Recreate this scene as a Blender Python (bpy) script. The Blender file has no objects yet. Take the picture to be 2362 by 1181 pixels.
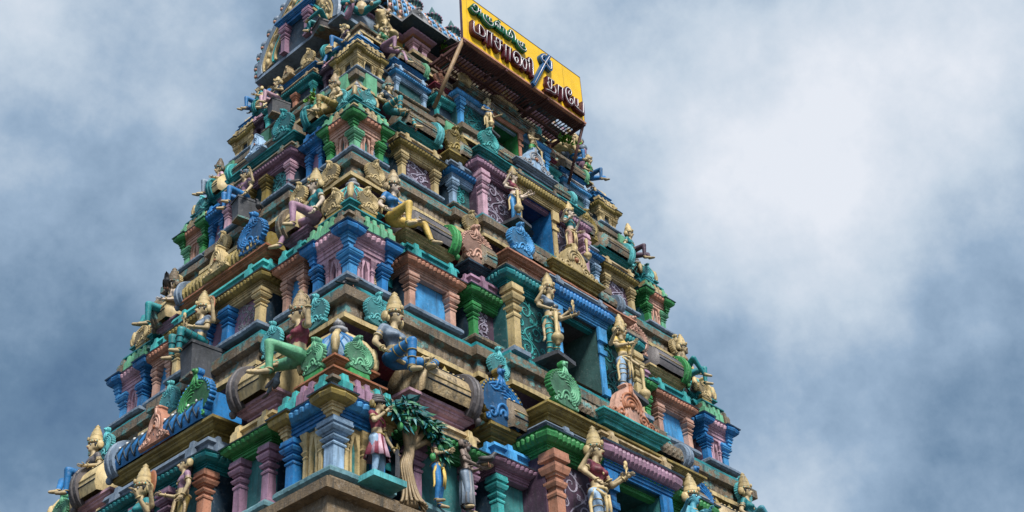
import bpy, bmesh, math, random
import numpy as np
from mathutils import noise as mnoise
from mathutils import Vector, Matrix, bvhtree
random.seed(7)
SC = bpy.context.scene
COL = SC.collection
R = math.radians

# ------------------------------------------------------------------ light and exposure settings
EXPO = 0.78
SKY_STR = 0.12
CLOUD_GAIN = 0.56
CLOUD_AMP = 1.75
SUN_E = 3.2
BLOBS = [((.538,.448,.714), 6, .28), ((.70,.34,.635), 6, .40), ((.275,.663,.696), 4, .14), ((.339,.722,.604), 7, -.30), ((.397,.798,.453), 7, -.26), ((.775,.375,.51), 5, .05), ((.80,.423,.426), 5, .18), ((.77,.28,.57), 6, .16), ((.863,.32,.391), 6, -.14), ((.726,.239,.645), 6, .20), ((.45,.70,.55), 6, .16)]

# ------------------------------------------------------------------ camera
CAMPOS = (-15.9836, -16.0524, 1.6)
YAW, PITCH, ROLL = 48.79425, 35.755725, -3.734537
FPIX = 3164.414
def cam_matrix():
    y, p, r = R(YAW), R(PITCH), R(ROLL)
    f = Vector((math.sin(y)*math.cos(p), math.cos(y)*math.cos(p), math.sin(p)))
    ri = Vector((math.cos(y), -math.sin(y), 0)); up = ri.cross(f)
    r2 = math.cos(r)*ri + math.sin(r)*up; u2 = -math.sin(r)*ri + math.cos(r)*up
    m = Matrix((r2, u2, -f)).transposed().to_4x4(); m.translation = CAMPOS
    return m
cd = bpy.data.cameras.new('camera'); cam = bpy.data.objects.new('camera', cd); COL.objects.link(cam)
cam.matrix_world = cam_matrix(); cd.sensor_width = 36; cd.lens = FPIX*36/2362; cd.clip_end = 5000
SC.camera = cam
SC.view_settings.view_transform = 'Standard'; SC.view_settings.look = 'None'
SC.view_settings.exposure = EXPO; SC.view_settings.gamma = 1

# ------------------------------------------------------------------ sky: overcast clouds over a Nishita sky
SUN_EL, SUN_AZ = 50, 208     # azimuth of the sun, degrees clockwise from +y
w = bpy.data.worlds.new('World'); SC.world = w; w.use_nodes = True
nt = w.node_tree; N = nt.nodes; LK = nt.links
bg = N['Background']; bg.inputs[1].default_value = SKY_STR
sky = N.new('ShaderNodeTexSky'); sky.sky_type = 'NISHITA'; sky.sun_disc = False
sky.sun_elevation = R(SUN_EL); sky.sun_rotation = R(SUN_AZ); sky.dust_density = 2
tc = N.new('ShaderNodeTexCoord')
def nmath(op, a, b=None, clamp=False):
    n = N.new('ShaderNodeMath'); n.operation = op; n.use_clamp = clamp
    for i, x in enumerate((a, b)):
        if x is None: continue
        if isinstance(x, (int, float)): n.inputs[i].default_value = x
        else: LK.new(x, n.inputs[i])
    return n.outputs[0]
def noise(scale, detail, rough, off=(0,0,0), dist=0, sc=(1,1,1)):
    mp = N.new('ShaderNodeMapping'); mp.inputs['Location'].default_value = off; mp.inputs['Scale'].default_value = sc
    LK.new(tc.outputs['Generated'], mp.inputs[0])
    n = N.new('ShaderNodeTexNoise'); n.inputs['Scale'].default_value = scale; n.inputs['Detail'].default_value = detail
    n.inputs['Roughness'].default_value = rough; n.inputs['Distortion'].default_value = dist
    LK.new(mp.outputs[0], n.inputs['Vector']); return n.outputs['Fac']
dens = nmath('ADD', nmath('MULTIPLY', noise(2.6, 8, .58, (1.3,4.2,.7), 0), 1.0), nmath('MULTIPLY', noise(8, 9, .62, (7,2,3), 0), .40))
dens = nmath('SUBTRACT', dens, .672)
acc = nmath('MULTIPLY', dens, CLOUD_AMP)
vn = N.new('ShaderNodeVectorMath'); vn.operation = 'NORMALIZE'; LK.new(tc.outputs['Generated'], vn.inputs[0])
for d, width, amp in BLOBS:      # bright and dark cloud banks of this sky, by compass direction
    dp = N.new('ShaderNodeVectorMath'); dp.operation = 'DOT_PRODUCT'
    LK.new(vn.outputs[0], dp.inputs[0]); v = Vector(d).normalized(); dp.inputs[1].default_value = v
    t = nmath('DIVIDE', nmath('SUBTRACT', 1.0, dp.outputs['Value']), 1-math.cos(R(width)))
    g = nmath('POWER', 2.718, nmath('MULTIPLY', t, -1.0))
    acc = nmath('ADD', acc, nmath('MULTIPLY', g, amp))
fac = nmath('ADD', acc, .5, True)
cr = N.new('ShaderNodeValToRGB'); LK.new(fac, cr.inputs[0])
e = cr.color_ramp.elements
e[0].position = 0; e[0].color = (.06,.13,.25,1); e[1].position = 1; e[1].color = (.86,.90,.97,1)
for p, c in ((.25,(.15,.25,.38,1)), (.5,(.34,.465,.62,1)), (.72,(.60,.70,.81,1))):
    x = e.new(p); x.color = c
mul = N.new('ShaderNodeVectorMath'); mul.operation = 'SCALE'; LK.new(cr.outputs[0], mul.inputs[0]); mul.inputs['Scale'].default_value = CLOUD_GAIN/SKY_STR
mx = N.new('ShaderNodeMix'); mx.data_type = 'RGBA'; mx.inputs['Factor'].default_value = .94
LK.new(sky.outputs[0], mx.inputs['A']); LK.new(mul.outputs[0], mx.inputs['B']); LK.new(mx.outputs['Result'], bg.inputs[0])

sd = bpy.data.lights.new('sun', 'SUN'); sd.energy = SUN_E; sd.angle = R(14); sd.color = (1,.95,.86)
so = bpy.data.objects.new('sun', sd); COL.objects.link(so)
sv = Vector((math.sin(R(SUN_AZ))*math.cos(R(SUN_EL)), math.cos(R(SUN_AZ))*math.cos(R(SUN_EL)), math.sin(R(SUN_EL))))
so.rotation_euler = sv.to_track_quat('Z', 'Y').to_euler(); so.location = sv*60

# ------------------------------------------------------------------ materials
MATS = {}
def paint(name, rgb, wear=.85, rough=.5, mould=.8, metal=0, bump=.25, grime=(.034,.037,.036), var=.5, patch=None):
    """weathered paint on plaster: tone variation, rain streaks, mould lying on upward faces"""
    if name in MATS: return MATS[name]
    m = bpy.data.materials.new(name); m.use_nodes = True; t = m.node_tree; n = t.nodes; l = t.links
    b = n['Principled BSDF']; b.inputs['Roughness'].default_value = rough; b.inputs['Metallic'].default_value = metal
    b.inputs['Specular IOR Level'].default_value = .35
    g = n.new('ShaderNodeNewGeometry')
    def nz(scale, det, sc=(1,1,1), ro=.6):
        mp = n.new('ShaderNodeMapping'); mp.inputs['Scale'].default_value = sc
        l.new(g.outputs['Position'], mp.inputs[0])
        x = n.new('ShaderNodeTexNoise'); x.inputs['Scale'].default_value = scale; x.inputs['Detail'].default_value = det; x.inputs['Roughness'].default_value = ro
        l.new(mp.outputs[0], x.inputs['Vector']); return x.outputs['Fac']
    def mr(x, a, c, d=0, e_=1):
        y = n.new('ShaderNodeMapRange'); y.inputs[1].default_value = a; y.inputs[2].default_value = c; y.inputs[3].default_value = d; y.inputs[4].default_value = e_
        l.new(x, y.inputs[0]); return y.outputs[0]
    def ma(op, x, y):
        k = n.new('ShaderNodeMath'); k.operation = op; k.use_clamp = True
        for i, q in enumerate((x, y)):
            if isinstance(q, (int, float)): k.inputs[i].default_value = q
            else: l.new(q, k.inputs[i])
        return k.outputs[0]
    def mix(f, a, c):
        k = n.new('ShaderNodeMix'); k.data_type = 'RGBA'
        for i, q in (('Factor', f), ('A', a), ('B', c)):
            if isinstance(q, (int, float)): k.inputs[i].default_value = q
            elif isinstance(q, tuple): k.inputs[i].default_value = (*q, 1)
            else: l.new(q, k.inputs[i])
        return k.outputs['Result']
    lo = tuple(c*var for c in rgb); hi = tuple(min(.9, c*(1+.44*(1-var))+.03*(1-var)) for c in rgb)
    c = mix(mr(nz(2.3, 6), .3, .7), lo, hi)
    if patch: c = mix(ma('MULTIPLY', mr(nz(3.1, 7, (1,1,1.6), .65), .53, .60), .8), c, patch)      # remains of an older coat
    chalk = tuple(.62*c_+.16 for c_ in rgb)
    c = mix(ma('MULTIPLY', mr(nz(17, 4), .56, .7), .5*wear), c, chalk)          # chalky worn paint
    streak = ma('MULTIPLY', mr(nz(5, 6, (2.6,2.6,.26), .68), .50, .72), .72*wear)     # rain streaks
    spots = ma('MULTIPLY', mr(nz(27, 5, ro=.7), .55, .72), .65*wear)
    sx = n.new('ShaderNodeSeparateXYZ'); l.new(g.outputs['Normal'], sx.inputs[0])
    top = ma('MULTIPLY', ma('MULTIPLY', mr(sx.outputs['Z'], .35, .9), mr(nz(6, 5), .3, .62)), mould)   # mould on tops
    f = ma('MAXIMUM', ma('MAXIMUM', streak, spots), top)
    c = mix(f, c, grime)
    l.new(c, b.inputs['Base Color'])
    l.new(ma('ADD', mr(nz(9, 4), .3, .7, 0, .25), rough-.1), b.inputs['Roughness'])
    if bump:
        bu = n.new('ShaderNodeBump'); bu.inputs['Strength'].default_value = bump; bu.inputs['Distance'].default_value = .02
        l.new(nz(38, 5), bu.inputs['Height']); l.new(bu.outputs[0], b.inputs['Normal'])
    MATS[name] = m; return m
PAL = dict(
 stone=(.185,.138,.09), sand=(.42,.31,.17), cream=(.57,.44,.22), brown=(.20,.14,.08), bark=(.34,.25,.145), yellow=(.68,.47,.11), gold=(.29,.215,.055), greystone=(.30,.31,.34),
 teal=(.008,.235,.27), turquoise=(.05,.43,.44), panelteal=(.04,.22,.23), darkteal=(.012,.09,.10), aqua=(.11,.50,.55), aquagrey=(.13,.28,.33), palelilac=(.42,.39,.52),
 blue=(.012,.18,.48), skyblue=(.06,.33,.70), paleblue=(.30,.46,.66), navy=(.012,.038,.07), deepblue=(.01,.05,.22), slab=(.19,.26,.36),
 lilac=(.33,.19,.29), pink=(.58,.36,.46), plum=(.075,.04,.075), darkplum=(.06,.03,.07), salmon=(.50,.23,.15), orange=(.40,.15,.07), peach=(.60,.35,.27),
 green=(.035,.27,.075), mint=(.14,.43,.25), darkgreen=(.01,.17,.07), grey=(.115,.105,.115), white=(.72,.74,.74), black=(.012,.012,.014), red=(.35,.03,.03),
 skin=(.52,.405,.235), skinpale=(.68,.56,.46), skindark=(.20,.15,.13), skinblue=(.07,.33,.45), maroon=(.22,.03,.06), wood=(.30,.19,.10), slate=(.06,.065,.08), doorgrey=(.05,.13,.13), earth=(.085,.07,.055))
def M(k):
    if isinstance(k, bpy.types.Material): return k
    kw = {}
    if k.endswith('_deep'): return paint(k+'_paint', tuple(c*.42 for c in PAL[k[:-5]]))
    if k in ('stone','sand'): kw = dict(wear=1.35, mould=1.0, bump=.7, patch=(.07,.26,.27) if k == 'stone' else (.60,.50,.33))
    if k == 'brown': kw = dict(wear=1.3, mould=1.0, bump=.7)
    if k in ('black','white','red'): kw = dict(wear=.15, mould=.2, bump=.1)
    if k.startswith('skin'): kw = dict(wear=.6, mould=.8, bump=.15)
    if k in ('cream','gold'): kw = dict(wear=.95)
    return paint(k+'_paint', PAL[k], **kw)

# ------------------------------------------------------------------ mesh tools
WOBBLE = True
class MB:
    def __init__(s): s.v = []; s.f = []; s.m = []; s.mats = []; s.sm = []
    def mi(s, k):
        if k not in s.mats: s.mats.append(k)
        return s.mats.index(k)
    def add(s, vs, fs, k, smooth=False):
        o = len(s.v); i = s.mi(k); s.v += [tuple(p) for p in vs]
        for f in fs: s.f.append([o+a for a in f]); s.m.append(i); s.sm.append(smooth)
    def build(s, name, parent=None, bevel=0, recalc=True):
        if WOBBLE and len(s.v) > 8:
            s.v = [tuple(Vector(p)+.009*mnoise.noise_vector(Vector(p)*2.3)+.004*mnoise.noise_vector(Vector(p)*9)) for p in s.v]
        me = bpy.data.meshes.new(name); me.from_pydata(s.v, [], s.f)
        for k in s.mats: me.materials.append(M(k))
        me.polygons.foreach_set('material_index', s.m); me.polygons.foreach_set('use_smooth', s.sm)
        if recalc:
            bm = bmesh.new(); bm.from_mesh(me); bmesh.ops.recalc_face_normals(bm, faces=bm.faces); bm.to_mesh(me); bm.free()
        me.update()
        o = bpy.data.objects.new(name, me); COL.objects.link(o)
        if parent is not None: o.parent = parent; o.matrix_parent_inverse = Matrix(); 
        if bevel:
            md = o.modifiers.new('bevel', 'BEVEL'); md.width = bevel; md.segments = 1; md.limit_method = 'ANGLE'; md.angle_limit = R(50)
        return o
class Fr:      # face frame: u along the face (viewer's right), v outward, z up
    def __init__(s, o, u, v): s.o = Vector(o); s.u = Vector(u); s.v = Vector(v)
    def P(s, u, v, z): return s.o + s.u*u + s.v*v + Vector((0,0,z))
BOXF = [(0,1,2,3),(7,6,5,4),(0,4,5,1),(1,5,6,2),(2,6,7,3),(3,7,4,0)]
def box(mb, fr, u0, u1, v0, v1, z0, z1, k, t=0, tz=0):
    a = [(u0,v0,z0),(u1,v0,z0),(u1,v1,z0),(u0,v1,z0),(u0+t,v0,z1),(u1-t,v0,z1),(u1-t,v1-t,z1-tz),(u0+t,v1-t,z1-tz)]
    mb.add([fr.P(*p) for p in a], BOXF, k)
def loft_sq(mb, fr, uc, v0, prof, k, ratio=1.0):
    """square sections (half width, z) stacked; attached to the wall at v0"""
    vs = []; fs = []
    for h, z in prof:
        hv = h*ratio
        vs += [fr.P(uc-h, v0-hv, z), fr.P(uc+h, v0-hv, z), fr.P(uc+h, v0+hv, z), fr.P(uc-h, v0+hv, z)]
    for i in range(len(prof)-1):
        for j in range(4):
            a = i*4+j; b = i*4+(j+1) % 4; fs.append((a, b, b+4, a+4))
    n = len(vs); fs += [(3,2,1,0), (n-4,n-3,n-2,n-1)]
    mb.add(vs, fs, k)
def sweep(mb, pts, prof, k, closed=False, bead=None, capends=True, flat=False):
    """mitred moulding along a plan path; outward = right of the direction of travel.
    prof: (offset, z[, bead amplitude]); k one material or one per profile segment"""
    P = [Vector((p[0], p[1])) for p in pts]; n = len(P)
    if bead:
        Q = []; B = []
        segs = n if closed else n-1
        for i in range(segs):
            a, b = P[i], P[(i+1) % n]; Ln = (b-a).length; c = max(1, round(Ln/bead))
            for j in range(c*4): Q.append(a+(b-a)*(j/(c*4))); B.append(abs(math.sin(math.pi*j/4)) if Ln > bead else 0)
        if not closed: Q.append(P[-1]); B.append(0)
        P = Q
    else: B = [0]*n
    n = len(P); mit = []
    for i in range(n):
        pr = P[i-1] if (i > 0 or closed) else None; nx = P[(i+1) % n] if (i < n-1 or closed) else None
        d1 = (P[i]-pr).normalized() if pr is not None else None; d2 = (nx-P[i]).normalized() if nx is not None else None
        if d1 is None: d1 = d2
        if d2 is None: d2 = d1
        n1 = Vector((d1.y, -d1.x)); n2 = Vector((d2.y, -d2.x))
        s = n1+n2; s = s/max(.25, s.dot(n1)) if s.length > 1e-6 else n1
        mit.append(s)
    m = len(prof); vs = []
    for i in range(n):
        for q in prof:
            o = q[0] + (q[2]*B[i] if len(q) > 2 else 0)
            p = P[i] + mit[i]*o; vs.append((p.x, p.y, q[1]))
    segs = n if closed else n-1
    ks = k if isinstance(k, (list, tuple)) else [k]*(m-1)
    o = len(mb.v); mb.v += vs
    for j in range(m-1):
        q = mb.mi(ks[j])
        for i in range(segs):
            a = i*m+j; b = ((i+1) % n)*m+j; mb.f.append([o+a, o+b, o+b+1, o+a+1]); mb.m.append(q); mb.sm.append(False)
    if not closed and capends:
        mi = mb.mi(ks[0])
        mb.f.append([o+j for j in range(m)]); mb.m.append(mi); mb.sm.append(False)
        mb.f.append([o+(n-1)*m+j for j in range(m)][::-1]); mb.m.append(mi); mb.sm.append(False)
def tube(mb, pts, r, k, seg=6, r1=None, closed=False):
    pts = [Vector(p) for p in pts]; n = len(pts); vs = []; fs = []
    up = Vector((0,0,1)); prev = None
    for i, p in enumerate(pts):
        d = (pts[min(i+1, n-1)] - pts[max(i-1, 0)])
        if closed: d = pts[(i+1) % n]-pts[i-1]
        d = d.normalized() if d.length > 1e-9 else Vector((0,0,1))
        a = d.cross(prev if prev is not None else (up if abs(d.z) < .9 else Vector((1,0,0))))
        if a.length < 1e-6: a = d.orthogonal()
        a.normalize(); b = d.cross(a).normalized(); prev = b if prev is None else b
        prev = a.cross(d) * 1.0
        rr = r if r1 is None else r + (r1-r)*i/max(1, n-1)
        for j in range(seg):
            t = 2*math.pi*j/seg; vs.append(p + a*(rr*math.cos(t)) + b*(rr*math.sin(t)))
    m = n if closed else n-1
    for i in range(m):
        for j in range(seg):
            a0 = i*seg+j; a1 = i*seg+(j+1) % seg; b0 = ((i+1) % n)*seg
            fs.append((a0, a1, b0+(j+1) % seg, b0+j))
    if not closed: fs += [tuple(range(seg))[::-1], tuple((n-1)*seg+j for j in range(seg))]
    mb.add(vs, fs, k, True)
def lathe(mb, o, prof, k, seg=14, ax=None, lobes=0, la=0):
    o = Vector(o); vs = []; fs = []
    A, B, C = ax if ax else (Vector((1,0,0)), Vector((0,1,0)), Vector((0,0,1)))
    for r, z in prof:
        for j in range(seg):
            t = 2*math.pi*j/seg; rr = r*(1+la*math.cos(lobes*t)) if lobes else r
            vs.append(o + A*(rr*math.cos(t)) + B*(rr*math.sin(t)) + C*z)
    for i in range(len(prof)-1):
        for j in range(seg):
            a = i*seg+j; b = i*seg+(j+1) % seg; fs.append((a, b, b+seg, a+seg))
    fs += [tuple(range(seg))[::-1], tuple((len(prof)-1)*seg+j for j in range(seg))]
    mb.add(vs, fs, k, True)
def ellip(mb, c, r, k, seg=8, ring=5, M3=None):
    c = Vector(c); vs = [c + (M3 @ Vector((0,0,-r[2])) if M3 else Vector((0,0,-r[2])))]; fs = []
    for i in range(1, ring):
        p = -math.pi/2 + math.pi*i/ring
        for j in range(seg):
            t = 2*math.pi*j/seg; q = Vector((r[0]*math.cos(p)*math.cos(t), r[1]*math.cos(p)*math.sin(t), r[2]*math.sin(p)))
            vs.append(c + (M3 @ q if M3 else q))
    vs.append(c + (M3 @ Vector((0,0,r[2])) if M3 else Vector((0,0,r[2])))); L = len(vs)-1
    for j in range(seg):
        fs.append((0, 1+(j+1) % seg, 1+j)); fs.append((L, 1+(ring-2)*seg+j, 1+(ring-2)*seg+(j+1) % seg))
        for i in range(ring-2):
            a = 1+i*seg+j; b = 1+i*seg+(j+1) % seg; fs.append((a, b, b+seg, a+seg))
    mb.add(vs, fs, k, True)
def prism(mb, fr, outline, v0, v1, k, kside=None, inset=.0):
    """closed outline of (u,z) given thickness from v0 (back) to v1 (front), front edge chamfered"""
    n = len(outline); cu = sum(p[0] for p in outline)/n; cz = sum(p[1] for p in outline)/n
    mk = lambda v, s: [fr.P(cu+(u-cu)*s, v, cz+(z-cz)*s) for u, z in outline]
    vs = mk(v0, 1)+mk(v1-.35*(v1-v0), 1)+mk(v1, 1-inset)
    fs = []
    for i in range(n):
        j = (i+1) % n
        fs += [(i, j, n+j, n+i), (n+i, n+j, 2*n+j, 2*n+i)]
    fs.append(tuple(range(n))[::-1]); mb.add(vs, fs, kside or k)
    o = len(mb.v)-3*n; mb.f.append([o+2*n+i for i in range(n)]); mb.m.append(mb.mi(k)); mb.sm.append(False)
def ribbon(mb, fr, pts, w0, w1, v, k, th=.012):
    n = len(pts); vs = []; fs = []
    for i, (u, z) in enumerate(pts):
        a = Vector(pts[max(0, i-1)]); b = Vector(pts[min(n-1, i+1)]); d = (b-a).normalized() if (b-a).length > 1e-9 else Vector((1,0))
        nn = Vector((-d.y, d.x)); h = (w0+(w1-w0)*i/max(1, n-1))/2
        for s, vv in ((-1, v), (-.7, v+th), (.7, v+th), (1, v)): vs.append(fr.P(u+nn.x*h*s, vv, z+nn.y*h*s))
    for i in range(n-1):
        for j in range(3): a = i*4+j; fs.append((a, a+1, a+5, a+4))
    fs += [(0,1,2,3), (n*4-1, n*4-2, n*4-3, n*4-4)]
    mb.add(vs, fs, k)
def spiral(cu, cz, r0, r1, a0, turns, n=18):
    return [(cu+(r0+(r1-r0)*i/(n-1))*math.cos(a0+turns*2*math.pi*i/(n-1)), cz+(r0+(r1-r0)*i/(n-1))*math.sin(a0+turns*2*math.pi*i/(n-1))) for i in range(n)]
def catmull(p, m=6):
    out = []
    for i in range(len(p)-1):
        a = p[max(0, i-1)]; b = p[i]; c = p[i+1]; d = p[min(len(p)-1, i+2)]
        for j in range(m):
            t = j/m
            out.append(tuple(.5*((2*b[q]) + (-a[q]+c[q])*t + (2*a[q]-5*b[q]+4*c[q]-d[q])*t*t + (-a[q]+3*b[q]-3*c[q]+d[q])*t**3) for q in range(2)))
    out.append(p[-1]); return out
def empty(name, loc=(0,0,0), label=None, cat=None, group=None, parent=None):
    o = bpy.data.objects.new(name, None); COL.objects.link(o); o.location = loc
    if parent: o.parent = parent
    tag(o, label, cat, group); return o
def tag(o, label=None, cat=None, group=None, kind=None):
    for k, v in (('label', label), ('category', cat), ('group', group), ('kind', kind)):
        if v: o[k] = v
    return o

# ------------------------------------------------------------------ the temple tower
TIER = [dict(z=9.754, W=5.781, D=3.80, H=3.772), dict(z=13.526, W=5.0, D=3.134, H=3.256),
        dict(z=16.782, W=4.40, D=2.50, H=2.68), dict(z=19.462, W=3.825, D=1.90, H=1.86),
        dict(z=21.322, W=3.35, D=1.45, H=1.0)]
def frames(t):
    W, D = t['W'], t['D']
    return dict(front=Fr((0,-D,0),(1,0,0),(0,-1,0)), left=Fr((-W,0,0),(0,-1,0),(-1,0,0)),
                right=Fr((W,0,0),(0,1,0),(1,0,0)), back=Fr((0,D,0),(-1,0,0),(0,1,0)))
TOWER = empty('temple_tower', (0,0,0), 'tall stepped temple gateway tower covered in brightly painted pillars, niches and ledges', 'temple tower')

def pil_prof(w, z0, z1):
    h = z1-z0
    return [(w*.66, z0), (w*.66, z0+.06*h), (w*.5, z0+.09*h), (w*.5, z0+.52*h), (w*.58, z0+.52*h), (w*.62, z0+.545*h), (w*.58, z0+.57*h), (w*.44, z0+.57*h),
            (w*.44, z0+.62*h), (w*.60, z0+.62*h), (w*.72, z0+.655*h), (w*.74, z0+.68*h), (w*.50, z0+.68*h), (w*.48, z0+.735*h), (w*.62, z0+.735*h), (w*.64, z0+.76*h), (w*.80, z0+.765*h),
            (w*.94, z0+.815*h), (w*.97, z0+.845*h), (w*.66, z0+.845*h), (w*.66, z0+.885*h), (w*.93, z0+.90*h), (w*.96, z0+.935*h), (w*.90, z0+.94*h), (w*.90, z1)]
def pilaster(par, fr, uc, v, z0, z1, w, k):
    mb = MB(); loft_sq(mb, fr, uc, v, pil_prof(w, z0, z1), k); return mb.build('pilaster', par)
def bracket_pilaster(par, fr, uc, v, z0, z1, w, k, side):
    """slim colonette carrying a flaring bracket"""
    mb = MB(); h = z1-z0
    loft_sq(mb, fr, uc, v, [(w*.55,z0),(w*.55,z0+.07*h),(w*.4,z0+.1*h),(w*.4,z0+.5*h),(w*.55,z0+.53*h),(w*.4,z0+.57*h),(w*.7,z0+.63*h),(w*.45,z0+.68*h),(w*.5,z0+.74*h),(w*.95,z0+.84*h),(w*.6,z0+.87*h),(w*.9,z0+.96*h),(w*.9,z1)], k)
    a = [(uc+side*w*.9, z0), (uc+side*w*1.35, z0), (uc+side*w*1.35, z0+.6*h), (uc+side*w*2.2, z1), (uc+side*w*.9, z1)]
    if side < 0: a = a[::-1]
    prism(mb, fr, a, v-.05, v+.02, k); return mb.build('pilaster', par)
def cornice(par, path, z0, z1, zt, kA, kC, s, bead=.085, lid='stone', name='cornice'):
    """architrave band, then a rounded beaded overhang with a dark drip edge"""
    mb = MB(); h = zt-z1; o = .155*s
    sweep(mb, path, [(-.10*s, z0), (.0, z0), (.0, z0+.30*(z1-z0)), (.022*s, z0+.30*(z1-z0)), (.022*s, z0+.62*(z1-z0)), (.04*s, z0+.62*(z1-z0)), (.04*s, z0+.72*(z1-z0)), (.03*s, z0+.74*(z1-z0)), (.03*s, z0+.88*(z1-z0)), (.05*s, z0+.9*(z1-z0)), (.05*s, z1)], [kA]*10)
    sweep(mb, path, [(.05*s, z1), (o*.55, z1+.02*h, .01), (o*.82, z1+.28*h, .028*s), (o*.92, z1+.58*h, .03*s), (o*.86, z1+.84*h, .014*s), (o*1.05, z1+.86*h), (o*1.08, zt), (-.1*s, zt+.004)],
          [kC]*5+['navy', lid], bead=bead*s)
    return mb.build(name, par)
def parapet(par, path, z0, z1, kband, blocks, s):
    """stone band with upright colour blocks; blocks = [(point index, t, width, colour)] along the path"""
    mb = MB()
    sweep(mb, path, [(-.06*s, z0), (.06*s, z0), (.06*s, z0+.2*(z1-z0)), (.03*s, z0+.25*(z1-z0)), (.03*s, z0+.7*(z1-z0)), (.07*s, z0+.76*(z1-z0)), (.05*s, z1), (-.2*s, z1+.003)], kband)
    P = [Vector((p[0], p[1], 0)) for p in path]
    for i, t, w, k in blocks:
        a, b = P[i], P[i+1]; d = (b-a).normalized(); n = Vector((d.y, -d.x, 0)); c = a+(b-a)*t
        f = Fr(c, d, n)
        box(mb, f, -w/2, w/2, -.02*s, .125*s, z0-.004, z0+.62*(z1-z0), k, t=.004); box(mb, f, -w*.36, w*.36, -.02*s, .09*s, z0+.62*(z1-z0), z1+.03*s, k, t=.012*s)
    return mb.build('parapet', par)
def plate(mb, path, z0, z1, k, s, o=.14, bead=None, lid='stone'):
    h = z1-z0; q = o/.14
    sweep(mb, path, [(-.12*s, z0), (.0, z0), (.0, z0+.34*h), (.035*s, z0+.34*h), (.035*s, z0+.44*h), (.02*s, z0+.46*h), (.07*s*q, z0+.52*h, .012*s), (.085*s*q, z0+.62*h, .012*s), (.10*s*q, z0+.64*h), (.10*s*q, z0+.74*h), (.12*s*q, z0+.76*h), (.135*s*q, z0+.78*h), (.135*s*q, z0+.93*h), (.11*s*q, z1), (-.2*s, z1+.004)],
          [k]*13+[lid], bead=bead)
def scroll(par, fr, u0, u1, v, z0, z1, k, seed=0):
    """painted stucco creeper relief: a winding stem with coiled tendrils"""
    mb = MB(); rnd = random.Random(seed); w = u1-u0; h = z1-z0; uc = (u0+u1)/2
    n = max(3, round(h/(w*.62))); st = [(uc+.22*w*math.sin(math.pi*n*i/24+.4), z0+h*(.03+.92*i/24)) for i in range(25)]
    ribbon(mb, fr, st, .035*w+.012, .018, v, k)
    for i in range(n):
        zc = z0+h*(i+.55)/n; sd = 1 if i % 2 else -1; r = min(.36*w, .42*h/n)
        ribbon(mb, fr, spiral(uc+sd*.16*w, zc, r, r*.12, -sd*1.9, sd*1.35, 22), .02+.03*w, .012, v, k)
        ribbon(mb, fr, spiral(uc-sd*.33*w, zc+.2*h/n, r*.45, r*.08, sd*1.2, -sd*1.2, 14), .014+.02*w, .01, v, k)
        ribbon(mb, fr, spiral(uc-sd*.30*w, zc-.28*h/n, r*.38, r*.06, sd*2.4, sd*1.1, 12), .014+.02*w, .01, v, k)
        for dz, du, rr_ in ((.42, .30, .34), (-.48, -.02, .26), (.05, .40, .22)): ribbon(mb, fr, spiral(min(u1-.3*r*rr_*2, max(u0+.3*r*rr_*2, uc+sd*du*w)), zc+dz*h/n*.9, r*rr_, r*.05, rnd.uniform(0, 6), sd*1.3, 12), .012+.02*w, .009, v, k)
        for q in range(7):
            t = rnd.uniform(0, 6.28); a = (uc+sd*.16*w+r*1.05*math.cos(t), zc+r*1.05*math.sin(t))
            if u0+.02 < a[0] < u1-.02 and z0 < a[1] < z1:
                ribbon(mb, fr, [a, (min(u1-.01, max(u0+.01, a[0]+.1*w*math.cos(t+.7))), a[1]+.1*w*math.sin(t+.7))], .03*w+.01, .006, v, k)
    return mb.build('scroll_relief', par)

def _fan_outline(w, h, n=40):
    """pear shaped crest: spreading foot, scalloped round body, waisted neck and round head"""
    rt = [(.17*w, 0), (.36*w, .03*h), (.40*w, .09*h), (.30*w, .13*h)]
    for i in range(n+1):
        t = -.85+2.15*i/n
        r = 1+.055*abs(math.sin(i*math.pi/4))
        rt.append((.48*w*r*math.cos(t)*(1-.06*max(0, math.sin(t))), .41*h+.345*h*r*math.sin(t)))
    rt += [(.085*w, .755*h), (.05*w, .79*h), (.048*w, .83*h)]
    for i in range(8):
        t = -.95+(.95+math.pi/2)*i/7
        rt.append((.088*w*math.cos(t), .91*h+.08*h*math.sin(t)))
    return rt+[(-u, z) for u, z in rt[::-1][1:]]
SHADE = dict(aqua='teal', cream='gold', mint='green', blue='deepblue', skyblue='blue', turquoise='teal', teal='darkteal', peach='salmon', gold='stone', green='darkgreen', greystone='grey', sand='stone', paleblue='slab', salmon='maroon')
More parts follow.
